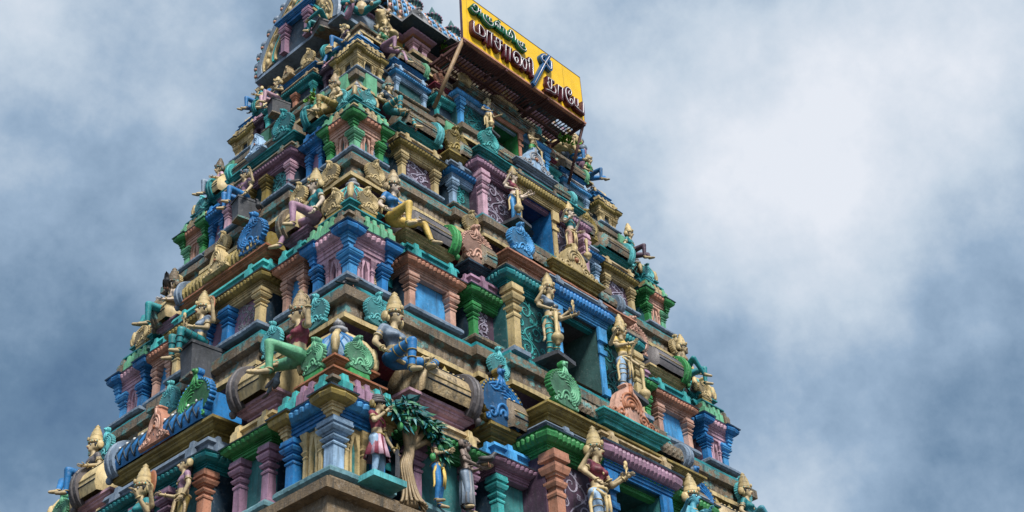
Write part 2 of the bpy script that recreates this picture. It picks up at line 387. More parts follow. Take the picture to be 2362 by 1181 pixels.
def crest(par, fr, uc, v, z0, w, h, k, kr=None, lean=0, th=.09, name='crest', flip=1):
    """fan scroll plaque with coiled feathers, bird-like neck and head boss"""
    f = Fr(fr.P(uc, v, z0), fr.u, fr.v)
    if lean: f = Fr(f.o, (fr.u*math.cos(lean)+Vector((0,0,1))*math.sin(lean)), fr.v)
    up = f.u.cross(f.v); up = -up if up.z < 0 else up
    class T(Fr):
        def P(s_, u, vv, z): return f.o + f.u*(u*flip) + f.v*vv + up*z
    t = T(f.o, f.u, f.v); mb = MB()
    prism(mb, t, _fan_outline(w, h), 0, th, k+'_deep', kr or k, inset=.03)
    g = .026*w+.004
    def tb(pts, r, dv=0): tube(mb, [t.P(u, th*.98+dv, z) for u, z in pts], r, k, 5, r1=r*.55)
    # tail feathers sweeping round the body from the foot, all one way
    for j in range(5):
        q = .97-.175*j
        tb([(.40*w*q*math.cos(a)+.02*w*j, .40*h+.30*h*q*math.sin(a)) for a in [-.95+ (3.3-.12*j)*i/18 for i in range(19)]], g*1.15)
    for r0 in (.055, .125): tb([(r0*w*math.cos(a), .17*h+r0*1.5*w*math.sin(a)) for a in [-.2+3.54*i/12 for i in range(13)]], g*1.3)
    for sd in (-1, 1): tb(spiral(sd*.22*w, .15*h, .085*w, .01*w, math.pi/2-sd*.6, sd*1.3, 14), g*1.1); tb(spiral(sd*.33*w, .065*h, .05*w, .01*w, math.pi/2, sd*1.2, 10), g*.9)
    for sd in (-1, 1): tb(catmull([(sd*.05*w, .60*h), (sd*.16*w, .55*h), (sd*.24*w, .60*h)], 4), g)
    for dx in (-.05, 0, .05): tb([(dx*2.4*w, .60*h), (dx*1.2*w, .74*h), (dx*.5*w, .84*h)], g*1.1)
    for i in range(17):
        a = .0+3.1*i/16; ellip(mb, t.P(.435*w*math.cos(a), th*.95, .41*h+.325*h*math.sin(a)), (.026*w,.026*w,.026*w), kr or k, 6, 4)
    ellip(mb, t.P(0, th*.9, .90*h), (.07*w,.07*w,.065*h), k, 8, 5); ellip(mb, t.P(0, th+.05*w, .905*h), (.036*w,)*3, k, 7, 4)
    return mb.build(name, par)
def kudu(par, fr, uc, v, z0, w, h, k, kr, th=.12):
    """wide gable crest: central fan with scrolled wings running down to both sides"""
    half = [(.5*w, 0), (.5*w, .10*h), (.44*w, .14*h), (.40*w, .10*h), (.36*w, .20*h), (.30*w, .20*h), (.27*w, .32*h), (.24*w, .5*h), (.20*w, .66*h), (.13*w, .78*h), (.07*w, .83*h), (.06*w, .9*h), (.085*w, .94*h), (.05*w, 1.0*h)]
    out = half + [(-u, z) for u, z in half[::-1]]
    f = Fr(fr.P(uc, v, z0), fr.u, fr.v); mb = MB(); prism(mb, f, out, -.05, th, kr, inset=.05); g = .014*w+.006
    def tb(pts, r, kk=k): tube(mb, [f.P(u, th, z) for u, z in pts], r, kk, 5)
    for r0 in (.17, .12, .07): tb([(r0*w*math.cos(a), .42*h+r0*1.9*h*math.sin(a)*.95) for a in [(-.5+4.14*i/16) for i in range(17)]], g)
    ellip(mb, f.P(0, th, .42*h), (.045*w,)*3, 'orange', 8, 5)
    for sd in (-1, 1):
        tb(spiral(sd*.2*w, .16*h, .09*w, .01*w, 0, sd*1.4, 16), g); tb(spiral(sd*.33*w, .11*h, .06*w, .01*w, 0, sd*1.4, 14), g); tb(spiral(sd*.44*w, .07*h, .035*w, .01*w, 0, sd*1.2, 10), g)
        for i in range(6): ellip(mb, f.P(sd*.21*w*math.cos(.2+i*.27), th*.9, .36*h+.36*h*math.sin(.2+i*.27)), (.02*w,)*3, k, 5, 4)
    tb([(0, .66*h), (0, .9*h)], g*1.6); ellip(mb, f.P(0, th, .93*h), (.03*w,)*3, k, 6, 4)
    return mb.build('crest', par)
def barrel(par, fr, u0, u1, v, z, r, k, kend, s, style='rib', kline='navy', rv=None, ends=(1,)):
    """half round roof lying along the face: twisted ribs, diamond net, scales or plain"""
    mb = MB(); rv = rv or r*1.05; n = max(12, int((u1-u0)/(.022*max(s, .7)))); A = 12; vs = []; fs = []
    for i in range(n+1):
        u = u0+(u1-u0)*i/n
        for j in range(A+1):
            t = -.5+ (math.pi+.75)*j/A
            m = 1.0
            if style == 'rib': m = 1+.07*math.sin((u/(.10*s)+j*.22)*2*math.pi)
            if style == 'scale': m = 1+.09*(((u/(.13*s)+.5*(j % 2)) % 1)-.5)
            vs.append(fr.P(u, v+rv*m*math.cos(t), z+r*m*math.sin(t)))
    for i in range(n):
        for j in range(A): a = i*(A+1)+j; fs.append((a, a+A+1, a+A+2, a+1))
    fs += [tuple(range(A+1))[::-1], tuple(n*(A+1)+j for j in range(A+1))]
    mb.add(vs, fs, k, style == 'plain')
    if style == 'net':
        step = .17*s; q = u0-.6
        while q < u1+.6:
            for sg in (-1, 1):
                pts = [(q+sg*.34*s*(j/12-.5), -.4+(math.pi*.75)*j/12) for j in range(13)]
                pts = [fr.P(u, v+rv*1.01*math.cos(t), z+r*1.01*math.sin(t)) for u, t in pts if u0 < u < u1]
                if len(pts) > 2: tube(mb, pts, .013*s, kline, 4)
            q += step
        for i in range(int((u1-u0)/step)): ellip(mb, fr.P(u0+step*(i+.5), v+rv*math.cos(.55), z+r*math.sin(.55)), (.03*s,)*3, 'white', 6, 4)
    if style == 'plain':
        for t, kk in ((-.1, kline), (.12, 'cream'), (.75, kline), (.95, 'cream'), (1.3, kline)):
            tube(mb, [fr.P(u0+(u1-u0)*i/10, v+rv*1.0*math.cos(t), z+r*1.0*math.sin(t)) for i in range(11)], .012*s, kk, 4)
        for i in range(int((u1-u0)/(.09*s))): ellip(mb, fr.P(u0+.09*s*(i+.5), v+rv*1.0*math.cos(.85), z+r*1.0*math.sin(.85)), (.022*s,)*3, 'cream', 5, 3)
    o = mb.build('barrel_roof', par)
    for sd, ue in ((-1, u0), (1, u1)):
        if sd not in ends: continue
        e = MB(); vs = []; nj = 14     # tapering horn-shaped end plate curling outward at the foot
        for j in range(nj+1):
            q = j/nj; t = -.75+(math.pi+.1)*q; wr = s*(.02+.05*math.sin(math.pi*min(1, q*1.1))); out = s*(.10*(1-q)**3+.05*math.sin(q*3))
            for du, dr in ((-.06*s, -.05*s), (-.06*s, wr), (.03*s+out, wr*1.15), (.03*s+out, -.05*s)):
                vs.append(fr.P(ue+sd*du, v+(rv+dr)*math.cos(t), z+(r+dr)*math.sin(t)))
        fs = [(j*4+i, j*4+(i+1) % 4, j*4+4+(i+1) % 4, j*4+4+i) for j in range(nj) for i in range(4)]+[(0,1,2,3), (nj*4,nj*4+1,nj*4+2,nj*4+3)]
        e.add(vs, fs, kend); rim = [(vs[j*4+2]+vs[j*4+1])/2 for j in range(nj+1)]
        tube(e, rim, .028*s, kend, 5)
        ellip(e, vs[2], (.05*s, .05*s, .06*s), kend, 7, 5); e.build('roof_end', par)
    return o
def dome(par, c, r, h, z, k, kl, s):
    """square bell shaped corner cupola with painted net"""
    mb = MB(); prof = [(.95, 0), (1.0, .08), (1.02, .22), (.92, .45), (.70, .68), (.42, .86), (.22, .95), (.16, 1.0)]
    f = Fr((c.x, c.y, z), (1,0,0), (0,-1,0)); loft_sq(mb, f, 0, 0, [(r*a, h*b) for a, b in prof], k)
    for sx, sy in ((-1,-1), (1,-1), (-1,1), (1,1)):
        tube(mb, [(c.x+sx*r*a*1.01, c.y+sy*r*a*1.01, z+h*b) for a, b in prof], .04*s, 'cream', 6)
        ellip(mb, (c.x+sx*r*.95, c.y+sy*r*.95, z+h*.3), (.06*s, .06*s, .16*s), 'cream', 7, 5)
    for fx in range(2):
        for q in (-.75, -.25, .25, .75, 1.25, -1.25):
            for sg in (-1, 1):
                pts = []
                for i in range(9):
                    b = i/8; rr = np.interp(b, [p[1] for p in prof], [p[0] for p in prof]); x = q+sg*(b-.4)*.9
                    if abs(x) < .95: pts.append((x*rr*r, rr*r*1.01, h*b))
                if len(pts) > 1:
                    if fx: tube(mb, [(c.x+x, c.y-y, z+zz) for x, y, zz in pts], .014*s, kl, 4)
                    else: tube(mb, [(c.x-y, c.y+x, z+zz) for x, y, zz in pts], .014*s, kl, 4)
    o = mb.build('cupola', par)
    e = MB(); lathe(e, (c.x, c.y, z+h*.97), [(.05*s,0),(.11*s,.03*s),(.12*s,.07*s),(.05*s,.10*s),(.045*s,.13*s),(.08*s,.15*s),(.05*s,.20*s),(.0,.30*s)], 'greystone', 10); e.build('finial', par)
    return o

def pavilion(fr, half, u0, u1, t, c, name='wall_pavilion', v0=0.0, zs=None, roof=True, seed=0, npil=2):
    z, H = t['z'], t['H']; s = H/3.26
    L = dict(sb=-.018, pb=.02, cap=.176, cor=.247, top=.298, par=.385, pl0=.405, pl1=.485)
    L.update(t.get('L', {})); L.update(t.get('LP', {}))
    Z = {k: z+H*q for k, q in L.items()}
    vp = v0-.08*s; vw = -.5*s; mb = MB()
    wdt = u1-u0; pw = min(.125*s, wdt*.17)
    box(mb, fr, u0+.02, u1-.02, vw, vp-.10*s, Z['sb'], Z['top']-.01, 'navy'); body = mb.build(name, TOWER)  # dark body colour paints shade into the gaps between pavilions
    pm = MB(); box(pm, fr, u0+.04, u1-.04, vp-.115*s, vp-.085*s, Z['sb']+.01, Z['cap'], c.get('panel', 'panelteal')); pm.build('niche_panel', body)
    sl = MB(); pth = [fr.P(u0, vw, 0), fr.P(u0, v0, 0), fr.P(u1, v0, 0), fr.P(u1, vw, 0)]
    sweep(sl, [p.xy for p in pth], [(-.2*s, Z['sb']), (.02*s, Z['sb']), (.05*s, Z['sb']+.3*(Z['pb']-Z['sb']), .006), (.05*s, Z['sb']+.65*(Z['pb']-Z['sb']), .006), (.02*s, Z['pb']-.002), (-.25*s, Z['pb'])], c.get('slab', 'slab'), bead=.12*s)
    sl.build('base_slab', body)
    um = (u0+u1)/2
    if npil == 4:
        for uc in (um-.30*s, um+.30*s): pilaster(body, fr, uc, vp-.02*s, Z['pb']-.002, Z['cap'], pw*1.25, c.get('pil_mid', 'blue'))
    for uc in ([u0+pw*.75, u1-pw*.75] if npil != 1 else [u0+pw*.75]): pilaster(body, fr, uc, vp-.03*s, Z['pb']-.002, Z['cap'], pw, c['pil'])
    if c.get('scroll') and npil == 4:
        for a_, b_ in ((u0+pw*1.5, um-.30*s-pw*.7), (um+.30*s+pw*.7, u1-pw*1.5)): scroll(body, fr, a_, b_, vp-.085*s, Z['pb']+.01, Z['cap'], c['scroll'], seed)
    elif c.get('scroll'): scroll(body, fr, u0+pw*1.5, u1-pw*1.5, vp-.085*s, Z['pb']+.01, Z['cap'], c['scroll'], seed)
    path = [fr.P(u0+.02, vw, 0).xy, fr.P(u0+.02, vp+.02*s, 0).xy, fr.P(u1-.02, vp+.02*s, 0).xy, fr.P(u1-.02, vw, 0).xy]
    cornice(body, path, Z['cap'], Z['cor'], Z['top'], c['arch'], c['corn'], s, lid=c.get('lid', 'stone'))
    nb = c.get('blocks', [.12, .88]); bk = c.get('block', c['par'])
    parapet(body, path, Z['top']+.004, Z['par'], c['par'], [(1, q, .14*s, bk) for q in nb]+[(0, .85, .10*s, bk), (2, .15, .10*s, bk)], s)
    if roof:
        ins = .10*s
        p2 = [fr.P(u0+ins, vw-.1, 0).xy, fr.P(u0+ins, vp-ins, 0).xy, fr.P(u1-ins, vp-ins, 0).xy, fr.P(u1-ins, vw-.1, 0).xy]
        m2 = MB(); plate(m2, p2, Z['pl0'], Z['pl1'], c['plate'], s, o=.17); 
        box(m2, fr, u0+ins+.02, u1-ins-.02, vw-.1, vp-ins-.04, Z['par']-.01, Z['pl0']+.02, 'navy'); m2.build('roof_plate', body)
        rr = c.get('rr', .115)*H; ub = u0+.13*s if not c.get('crest') else u0+.42*wdt; b = barrel(body, fr, ub, u1-.13*s, vp-.20*s, Z['pl1']+rr*.45, rr, c.get('roof', 'stone'), c.get('rend', 'grey'), s, c.get('rstyle', 'plain'), ends=c.get('ends', (-1 if fr.v.x < -.5 else 1,)))
        if c.get('fin', 1):
            for q in (.45, .78):
                e = MB(); lathe(e, fr.P(u0+(u1-u0)*q, vp-.22*s, Z['pl1']+rr*1.4), [(.03*s,0),(.07*s,.02*s),(.08*s,.06*s),(.03*s,.09*s),(.055*s,.12*s),(.0,.24*s)], c.get('fink', 'gold'), 8); e.build('finial', body)
        if c.get('crest'):
            cu = c.get('cu', .5); crest(body, fr, u0+wdt*cu, vp-.06*s, Z['pl1']-.01, .82*s*c.get('cs', 1), .86*s*c.get('cs', 1), c['crest'], c.get('crestr'), th=.10*s)
    return body

def corner_pavilion(fa, ha, fb, hb, t, c, name='corner_pavilion'):
    z, H = t['z'], t['H']; s = H/3.26; cw = t.get('cw', .90*s)
    Z = {k: z+H*q for k, q in dict(dict(sb=-.018, pb=.02, cap=.176, cor=.247, top=.298, par=.385), **t.get('L', {})).items()}
    def ring(i, e=0): return [fa.P(ha-cw+e, -i, 0).xy, fa.P(ha-i, -i, 0).xy, fb.P(-hb+cw-e, -i, 0).xy, fa.P(ha-cw+e, -cw+e, 0).xy]
    ip = .08*s; mb = MB()
    q = ring(ip+.10*s, .02); zz = (Z['sb'], Z['top'])
    mb.add([Vector((*p, zz[0])) for p in q]+[Vector((*p, zz[1])) for p in q], [(0,1,2,3),(4,5,6,7),(0,1,5,4),(1,2,6,5),(2,3,7,6),(3,0,4,7)], c['panel']); body = mb.build(name, TOWER)
    sl = MB(); sweep(sl, ring(0), [(-.3*s, Z['sb']), (.02*s, Z['sb']), (.055*s, Z['sb']+.3*(Z['pb']-Z['sb']), .006), (.055*s, Z['sb']+.65*(Z['pb']-Z['sb']), .006), (.02*s, Z['pb']-.002), (-.3*s, Z['pb'])], c.get('slab', 'slab'), closed=True, bead=.13*s); sl.build('base_slab', body)
    pw = .165*s
    pilaster(body, fb, -hb+ip+.11*s, -ip-.11*s+.02*s, Z['pb']-.002, Z['cap'], pw, c['pil'])
    for f, sg, hh in ((fa, -1, ha), (fb, 1, hb)):
        if f.v.y > .5: continue
        uo = sg*(-hh)       # outer edge coordinate
        P_ = lambda d: uo+sg*d
        pilaster(body, f, P_(cw-.10*s), -ip-.03*s, Z['pb']-.002, Z['cap']-.012*H, .13*s, c['pil2'])
        bracket_pilaster(body, f, P_(.33*s), -ip-.06*s, Z['pb']-.002, Z['cap'], .068*s, c['pil3'], sg)
        bracket_pilaster(body, f, P_(cw-.29*s), -ip-.06*s, Z['pb']-.002, Z['cap'], .068*s, c['pil3'], -sg)
        if c.get('scroll'):
            for a, b in ((P_(.21*s), P_(.30*s)), (P_(cw-.26*s), P_(cw-.17*s))): scroll(body, f, min(a, b)-.03*s, max(a, b)+.03*s, -ip-.10*s, Z['pb']+.01, Z['cap']-.02, c['scroll'], 3)
    # three-coloured entablature: mid runs set back, corner block and end blocks set proud
    A = lambda d, i: fa.P(ha-d, -i, 0).xy
    B = lambda d, i: fb.P(-hb+d, -i, 0).xy
    cA, cM, cE = c['arch']; kA, kM, kE = c['corn']; d1 = .13*s; d2 = cw-.07*s
    rc = dict(bead=.10)
    cornice(body, [A(d2, ip-.0*s), A(d1, ip)], Z['cap'], Z['cor'], Z['top'], cM, kM, s, **rc); cornice(body, [B(d1, ip), B(d2, ip)], Z['cap'], Z['cor'], Z['top'], cM, kM, s, **rc)
    g = ip-.06*s
    cornice(body, [A(d1, ip+.10*s), A(d1, g), A(g, g), B(d1, g), B(d1, ip+.10*s)], Z['cap'], Z['cor'], Z['top'], cA, kA, s, **rc)
    cornice(body, [A(cw, cw), A(cw, g), A(d2, g), A(d2, ip+.10*s)], Z['cap']-.008*H, Z['cor'], Z['top'], cE, kE, s, **rc); cornice(body, [B(d2, ip+.10*s), B(d2, g), B(cw, g), B(cw, cw)], Z['cap']-.008*H, Z['cor'], Z['top'], cE, kE, s, **rc)
    pth = ring(ip-.03*s); b1, b2 = c['blocks']
    bl = [(0, .86, .16*s, b1), (0, .45, .12*s, c.get('mblock', c['par'])), (0, .62, .12*s, c.get('mblock', c['par'])), (0, .06, .14*s, b2), (0, .26, .13*s, b2), (1, .14, .16*s, b1), (1, .55, .12*s, c.get('mblock', c['par'])), (1, .38, .12*s, c.get('mblock', c['par'])), (1, .94, .14*s, b2), (1, .74, .13*s, b2)]
    parapet(body, pth, Z['top']+.004, Z['par'], c['par'], bl, s)
    # stepped roof: two plates, cupola, crest plaques
    rf = MB(); i1 = .17*s; i2 = .24*s; zq = Z['par']
    def sq(i): return [fa.P(ha-cw+i-.06*s, -i, 0).xy, fa.P(ha-i, -i, 0).xy, fb.P(-hb+cw-i+.06*s, -i, 0).xy, fa.P(ha-cw+i-.06*s, -cw+i-.06*s, 0).xy]
    q = sq(i1+.06*s); rf.add([Vector((*p, zq-.02)) for p in q]+[Vector((*p, zq+.14*H)) for p in q], [(0,1,2,3),(4,5,6,7),(0,1,5,4),(1,2,6,5),(2,3,7,6),(3,0,4,7)], c['plate'])
    for (i, a, b) in ((i1, .0, .052), (i2, .062, .12)):
        p_ = sq(i); plate(rf, p_+[p_[0]], zq+a*H, zq+b*H, c['plate'], s, o=.13)
    rfo = rf.build('roof_plate', body)
    cc = fa.P(ha-cw*.52, -cw*.52, 0); dome(body, cc, .32*s, .17*H, zq+.122*H, c['dome'], c['net'], s)
    zc = zq+.085*H
    if c.get('crest'):
        for f, uo in ((fa, ha-cw*.5-.06*s), (fb, -hb+cw*.5+.06*s)):
            if f.v.y > .5 or f.v.x > .5: continue
            m2 = MB(); box(m2, f, uo-.12*s, uo+.12*s, -.4*s, -.15*s, zq+.0*H, zc-.03*H, c['cplate']); box(m2, f, uo-.16*s, uo+.16*s, -.4*s, -.10*s, zc-.03*H, zc, c['cplate'], t=.01); m2.build('pedestal', body)
            crest(body, f, uo, -.20*s, zc, .46*s, .52*s, c['crest'], c.get('crestr'), th=.10*s)
    return body

def plan(t, dv=0.0, steps=True, bay=.38, lb=.30):
    """plan outline of a tier: corners and walls straight, flanking steps and central bays pushed out"""
    fr = frames(t); out = []; W, D = t['W'], t['D']; s = t.get('s', 1)
    for nm in ('front', 'right', 'back', 'left'):
        f = fr[nm]; h = W if nm in ('front', 'back') else D
        if nm in ('front', 'back'): st = [(-h, 0), (-.475*h, 0), (-.475*h, .12*s), (-.36*h, .12*s), (-.36*h, bay), (.36*h, bay), (.36*h, .12*s), (.475*h, .12*s), (.475*h, 0)]
        else: st = [(-h, 0), (-.40*h, 0), (-.40*h, lb), (.40*h, lb), (.40*h, 0)]
        out += [f.P(u, v, 0).xy for u, v in st]
    return out

def central_bay(t, c, bd, dw=.10):
    f = frames(t)['front']; W, z, H = t['W'], t['z'], t['H']; s = H/3.26; hw = .345*W; dh = dw*W; Q = lambda q: z+q*H
    vw = -.45*s; mb = MB(); vp = bd-.10
    for a, b in ((-hw, -dh-.02), (dh+.02, hw)): box(mb, f, a, b, vw, vp-.08*s, Q(-.03), Q(.455), c['panel'])
    box(mb, f, -dh-.02, dh+.02, vw, vp-.08*s, Q(.385), Q(.455), c['panel']); body = mb.build('central_bay', TOWER)
    pw = .155*s
    for sd in (-1, 1):
        pilaster(body, f, sd*(hw-pw*.7), vp, Q(-.03), Q(.368), pw, c['col'])
        u0, u1 = sorted((sd*(hw-pw*1.6), sd*(dh+.22*s)))
        scroll(body, f, u0, u1, vp-.08*s, Q(.0), Q(.34), c['scroll'], 5)
        if c.get('ped', 1):
            m2 = MB(); uu = sd*(hw-pw*.7); box(m2, f, uu-.2*s, uu+.2*s, vp-.2*s, vp+.16*s, Q(-.055), Q(-.03), 'slab'); m2.build('base_slab', body)
    p_ = [f.P(-hw, vw, 0).xy, f.P(-hw, vp, 0).xy, f.P(hw, vp, 0).xy, f.P(hw, vw, 0).xy]
    cornice(body, p_, Q(.366), Q(.404), Q(.46), c['arch'], c['corn'], s)
    parapet(body, p_, Q(.462), Q(.50), c['par'], [(1, q, .15*s, c['par']) for q in (.1, .28, .72, .9)], s)
    m2 = MB(); i = .12*s; p2 = [f.P(-hw+i, vw-.3, 0).xy, f.P(-hw+i, vp-i*.4, 0).xy, f.P(hw-i, vp-i*.4, 0).xy, f.P(hw-i, vw-.3, 0).xy]
    box(m2, f, -hw+i+.03, hw-i-.03, vw-.3, vp-i-.05, Q(.495), Q(.55), 'plum'); plate(m2, p2, Q(.535), Q(.60), c['plate'], s, o=.15, bead=.1*s)
    pl = m2.build('roof_plate', body)
    barrel(body, f, -hw+.62*s, hw-.42*s, vp-.12*s, Q(.655), .052*H+.02, c['roll'], c['rend'], s, c.get('rstyle', 'rib'), rv=.20*s, ends=(1,))
    crest(body, f, -hw+.36*s, vp+.0*s, Q(.60), .66*s, .76*s, c['crest'], c.get('crestr'), lean=-.05, th=.095*s)
    m3 = MB(); kp = [f.P(-.62*s, vp-.1, 0).xy, f.P(-.62*s, vp+.12*s, 0).xy, f.P(.62*s, vp+.12*s, 0).xy, f.P(.62*s, vp-.1, 0).xy]
    plate(m3, kp, Q(.612), Q(.668), c['kplate'], s, o=.12, bead=.09*s); m3.build('crest_plate', body)
    kudu(body, f, 0, vp+.06*s, Q(.667), 1.2*s, .66*s, c['kudu'], c['kudur'])
    # doorway: jambs, lintel, deep recess with shade painted into its darker back and ceiling
    dv = vp+.10*s
    for sd in (-1, 1):
        d = MB(); e0, e1 = sorted((sd*dh, sd*(dh+.14*s))); box(d, f, e0, e1, vw, dv, Q(-.035), Q(.385), c['frame'])
        e0, e1 = sorted((sd*(dh-.02*s), sd*(dh+.2*s))); box(d, f, e0, e1, dv-.003, dv+.05*s, Q(.30), Q(.385), c['frame']); box(d, f, e0, e1, dv-.003, dv+.03*s, Q(.22), Q(.25), c['frame'])
        e0, e1 = sorted((sd*dh, sd*(dh+.18*s))); box(d, f, e0, e1, dv-.02, dv+.03*s, Q(-.035), Q(.01), c['frame']); d.build('door_jamb', body)
    dp = -1.3*s; di = dh-.006
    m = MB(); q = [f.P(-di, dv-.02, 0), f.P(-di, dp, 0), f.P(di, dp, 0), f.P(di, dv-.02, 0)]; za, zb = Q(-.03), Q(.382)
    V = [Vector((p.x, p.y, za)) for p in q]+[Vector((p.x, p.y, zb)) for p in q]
    m.add(V, [(0,1,5,4)], c['inside']); m.add(V, [(1,2,6,5)], c['inside_shade']); m.add(V, [(2,3,7,6)], c['inside']); m.add(V, [(4,5,6,7)], c['inside_shade']); m.add(V, [(3,2,1,0)], 'stone'); m.build('doorway_recess', body, recalc=False)
    lp = [f.P(-dh-.22*s, vw, 0).xy, f.P(-dh-.22*s, dv+.02, 0).xy, f.P(dh+.22*s, dv+.02, 0).xy, f.P(dh+.22*s, vw, 0).xy]
    cornice(body, lp, Q(.386), Q(.428), Q(.495), c['frame'], c['lcorn'], s, name='lintel')
    parapet(body, lp, Q(.497), Q(.555), c['lpar'], [(1, q, .15*s, c['lpar']) for q in (.1, .9)], s)
    return body

def P(pil, arch, corn, par, panel, plate_, **k):
    d = dict(pil=pil, arch=arch, corn=corn, par=par, panel=panel, plate=plate_); d.update(k); return d
CORN = [
 dict(pil='paleblue', pil2='blue', pil3='cream', panel='panelteal', arch=('cream','blue','cream'), corn=('gold','skyblue','gold'), par='stone', blocks=('turquoise','turquoise'), mblock='lilac', plate='orange', dome='paleblue', net='blue', crest='mint', cplate='green', slab='aquagrey'),
 dict(pil='skyblue', pil2='blue', pil3='pink', panel='plum', scroll='sand', arch=('skyblue','pink','blue'), corn=('blue','pink','blue'), par='stone', blocks=('stone','mint'), mblock='mint', plate='teal', dome='grey', net='turquoise', crest='cream', cplate='gold', slab='slab'),
 dict(pil='mint', pil2='green', pil3='peach', panel='panelteal', scroll='paleblue', arch=('green','peach','green'), corn=('green','salmon','green'), par='cream', blocks=('mint','mint'), mblock='sand', plate='teal', dome='stone', net='turquoise', crest='aqua', cplate='teal', slab='slab'),
 dict(pil='cream', pil2='cream', pil3='cream', panel='navy', arch=('cream','cream','cream'), corn=('gold','gold','gold'), par='cream', blocks=('cream','cream'), mblock='cream', plate='blue', dome='paleblue', net='blue', crest=None, cplate='blue', slab='slab')]
FA = [
 P('lilac','green','green','sand','panelteal','pink', roof='sand', rend='grey', slab='aquagrey', block='cream'),
 P('peach','peach','salmon','teal','skyblue','cream', roof='grey', rend='green', slab='slab', block='turquoise', rr=.11),
 P('cream','cream','gold','sand','plum','teal', scroll='palelilac', roof='stone', rend='aqua', slab='slab', block='cream'),
 P('paleblue','paleblue','skyblue','greystone','darkteal','blue', roof='stone', rend='mint', slab='stone', block='paleblue')]
FB = [
 P('turquoise','lilac','lilac','skyblue','panelteal','gold', roof='stone', rend='stone', slab='aquagrey', crest='blue', crestr='gold', ends=(), rr=.11, cu=.30, cs=1.05, blocks=[.35]),
 P('green','green','green','lilac','plum','navy', scroll='palelilac', roof='stone', rend='stone', slab='stone', crest='peach', ends=(), rr=.11, cu=.32, blocks=[.35]),
 P('paleblue','paleblue','blue','slab','darkteal','gold', scroll='turquoise', roof='stone', rend='stone', slab='stone', crest='gold', ends=(), rr=.105, cu=.32, blocks=[.35]),
 P('turquoise','turquoise','turquoise','stone','navy','maroon', roof='stone', rend='aqua', slab='stone', crest='salmon', ends=(), rr=.095, cu=.32, cs=.8, blocks=[.35])]
LA = [
 P('lilac','green','green','cream','panelteal','pink', roof='cream', rend='grey', slab='aquagrey'),
 P('peach','peach','salmon','turquoise','skyblue','lilac', roof='cream', rend='stone', slab='slab'),
 P('blue','blue','blue','blue','lilac','teal', roof='cream', rend='teal', slab='slab'),
 P('plum','plum','plum','pink','plum','teal', roof='cream', rend='teal', slab='slab')]
LB = [
 P('salmon','teal','teal','slab','panelteal','gold', pil_mid='lilac', roof='blue', rend='slab', slab='aquagrey', rstyle='net', rr=.095, crest=None, fink='greystone'),
 P('cream','cream','gold','turquoise','lilac','orange', scroll='greystone', roof='gold', rend='slab', slab='slab', rstyle='rib', rr=.085, fink='gold'),
 P('pink','lilac','lilac','stone','darkteal','teal', pil_mid='gold', scroll='aqua', roof='stone', rend='turquoise', slab='slab', rstyle='plain', rr=.08),
 P('turquoise','teal','teal','sand','navy','blue', pil_mid='salmon', roof='stone', rend='blue', slab='stone', rstyle='plain', rr=.08)]
BAY = [
 dict(col='salmon', scroll='palelilac', panel='plum', arch='green', corn='green', par='slab', plate='gold', roll='stone', rend='slab', crest='mint', crestr='green', kplate='turquoise', kudu='orange', kudur='peach', frame='blue', inside='panelteal', inside_shade='darkteal', lcorn='lilac', lpar='sand'),
 dict(col='cream', scroll='turquoise', panel='darkteal', arch='teal', corn='teal', par='stone', plate='salmon', roll='stone', rend='slab', crest='skyblue', kplate='gold', kudu='cream', kudur='cream', frame='skyblue', inside='doorgrey', inside_shade='slate', lcorn='blue', lpar='slab', rstyle='scale'),
 dict(col='pink', scroll='palelilac', panel='plum', arch='lilac', corn='lilac', par='stone', plate='teal', roll='stone', rend='aqua', crest='turquoise', kplate='slab', kudu='greystone', kudur='paleblue', frame='cream', inside='blue', inside_shade='deepblue', lcorn='gold', lpar='stone', rstyle='plain'),
 dict(col='skyblue', scroll='teal', panel='darkteal', arch='paleblue', corn='skyblue', par='stone', plate='stone', roll='stone', rend='aqua', crest='cream', kplate='stone', kudu='sand', kudur='sand', frame='salmon', inside='green', inside_shade='darkgreen', lcorn='stone', lpar='stone', rstyle='plain')]
BD = [.55, .38, .28, .25]

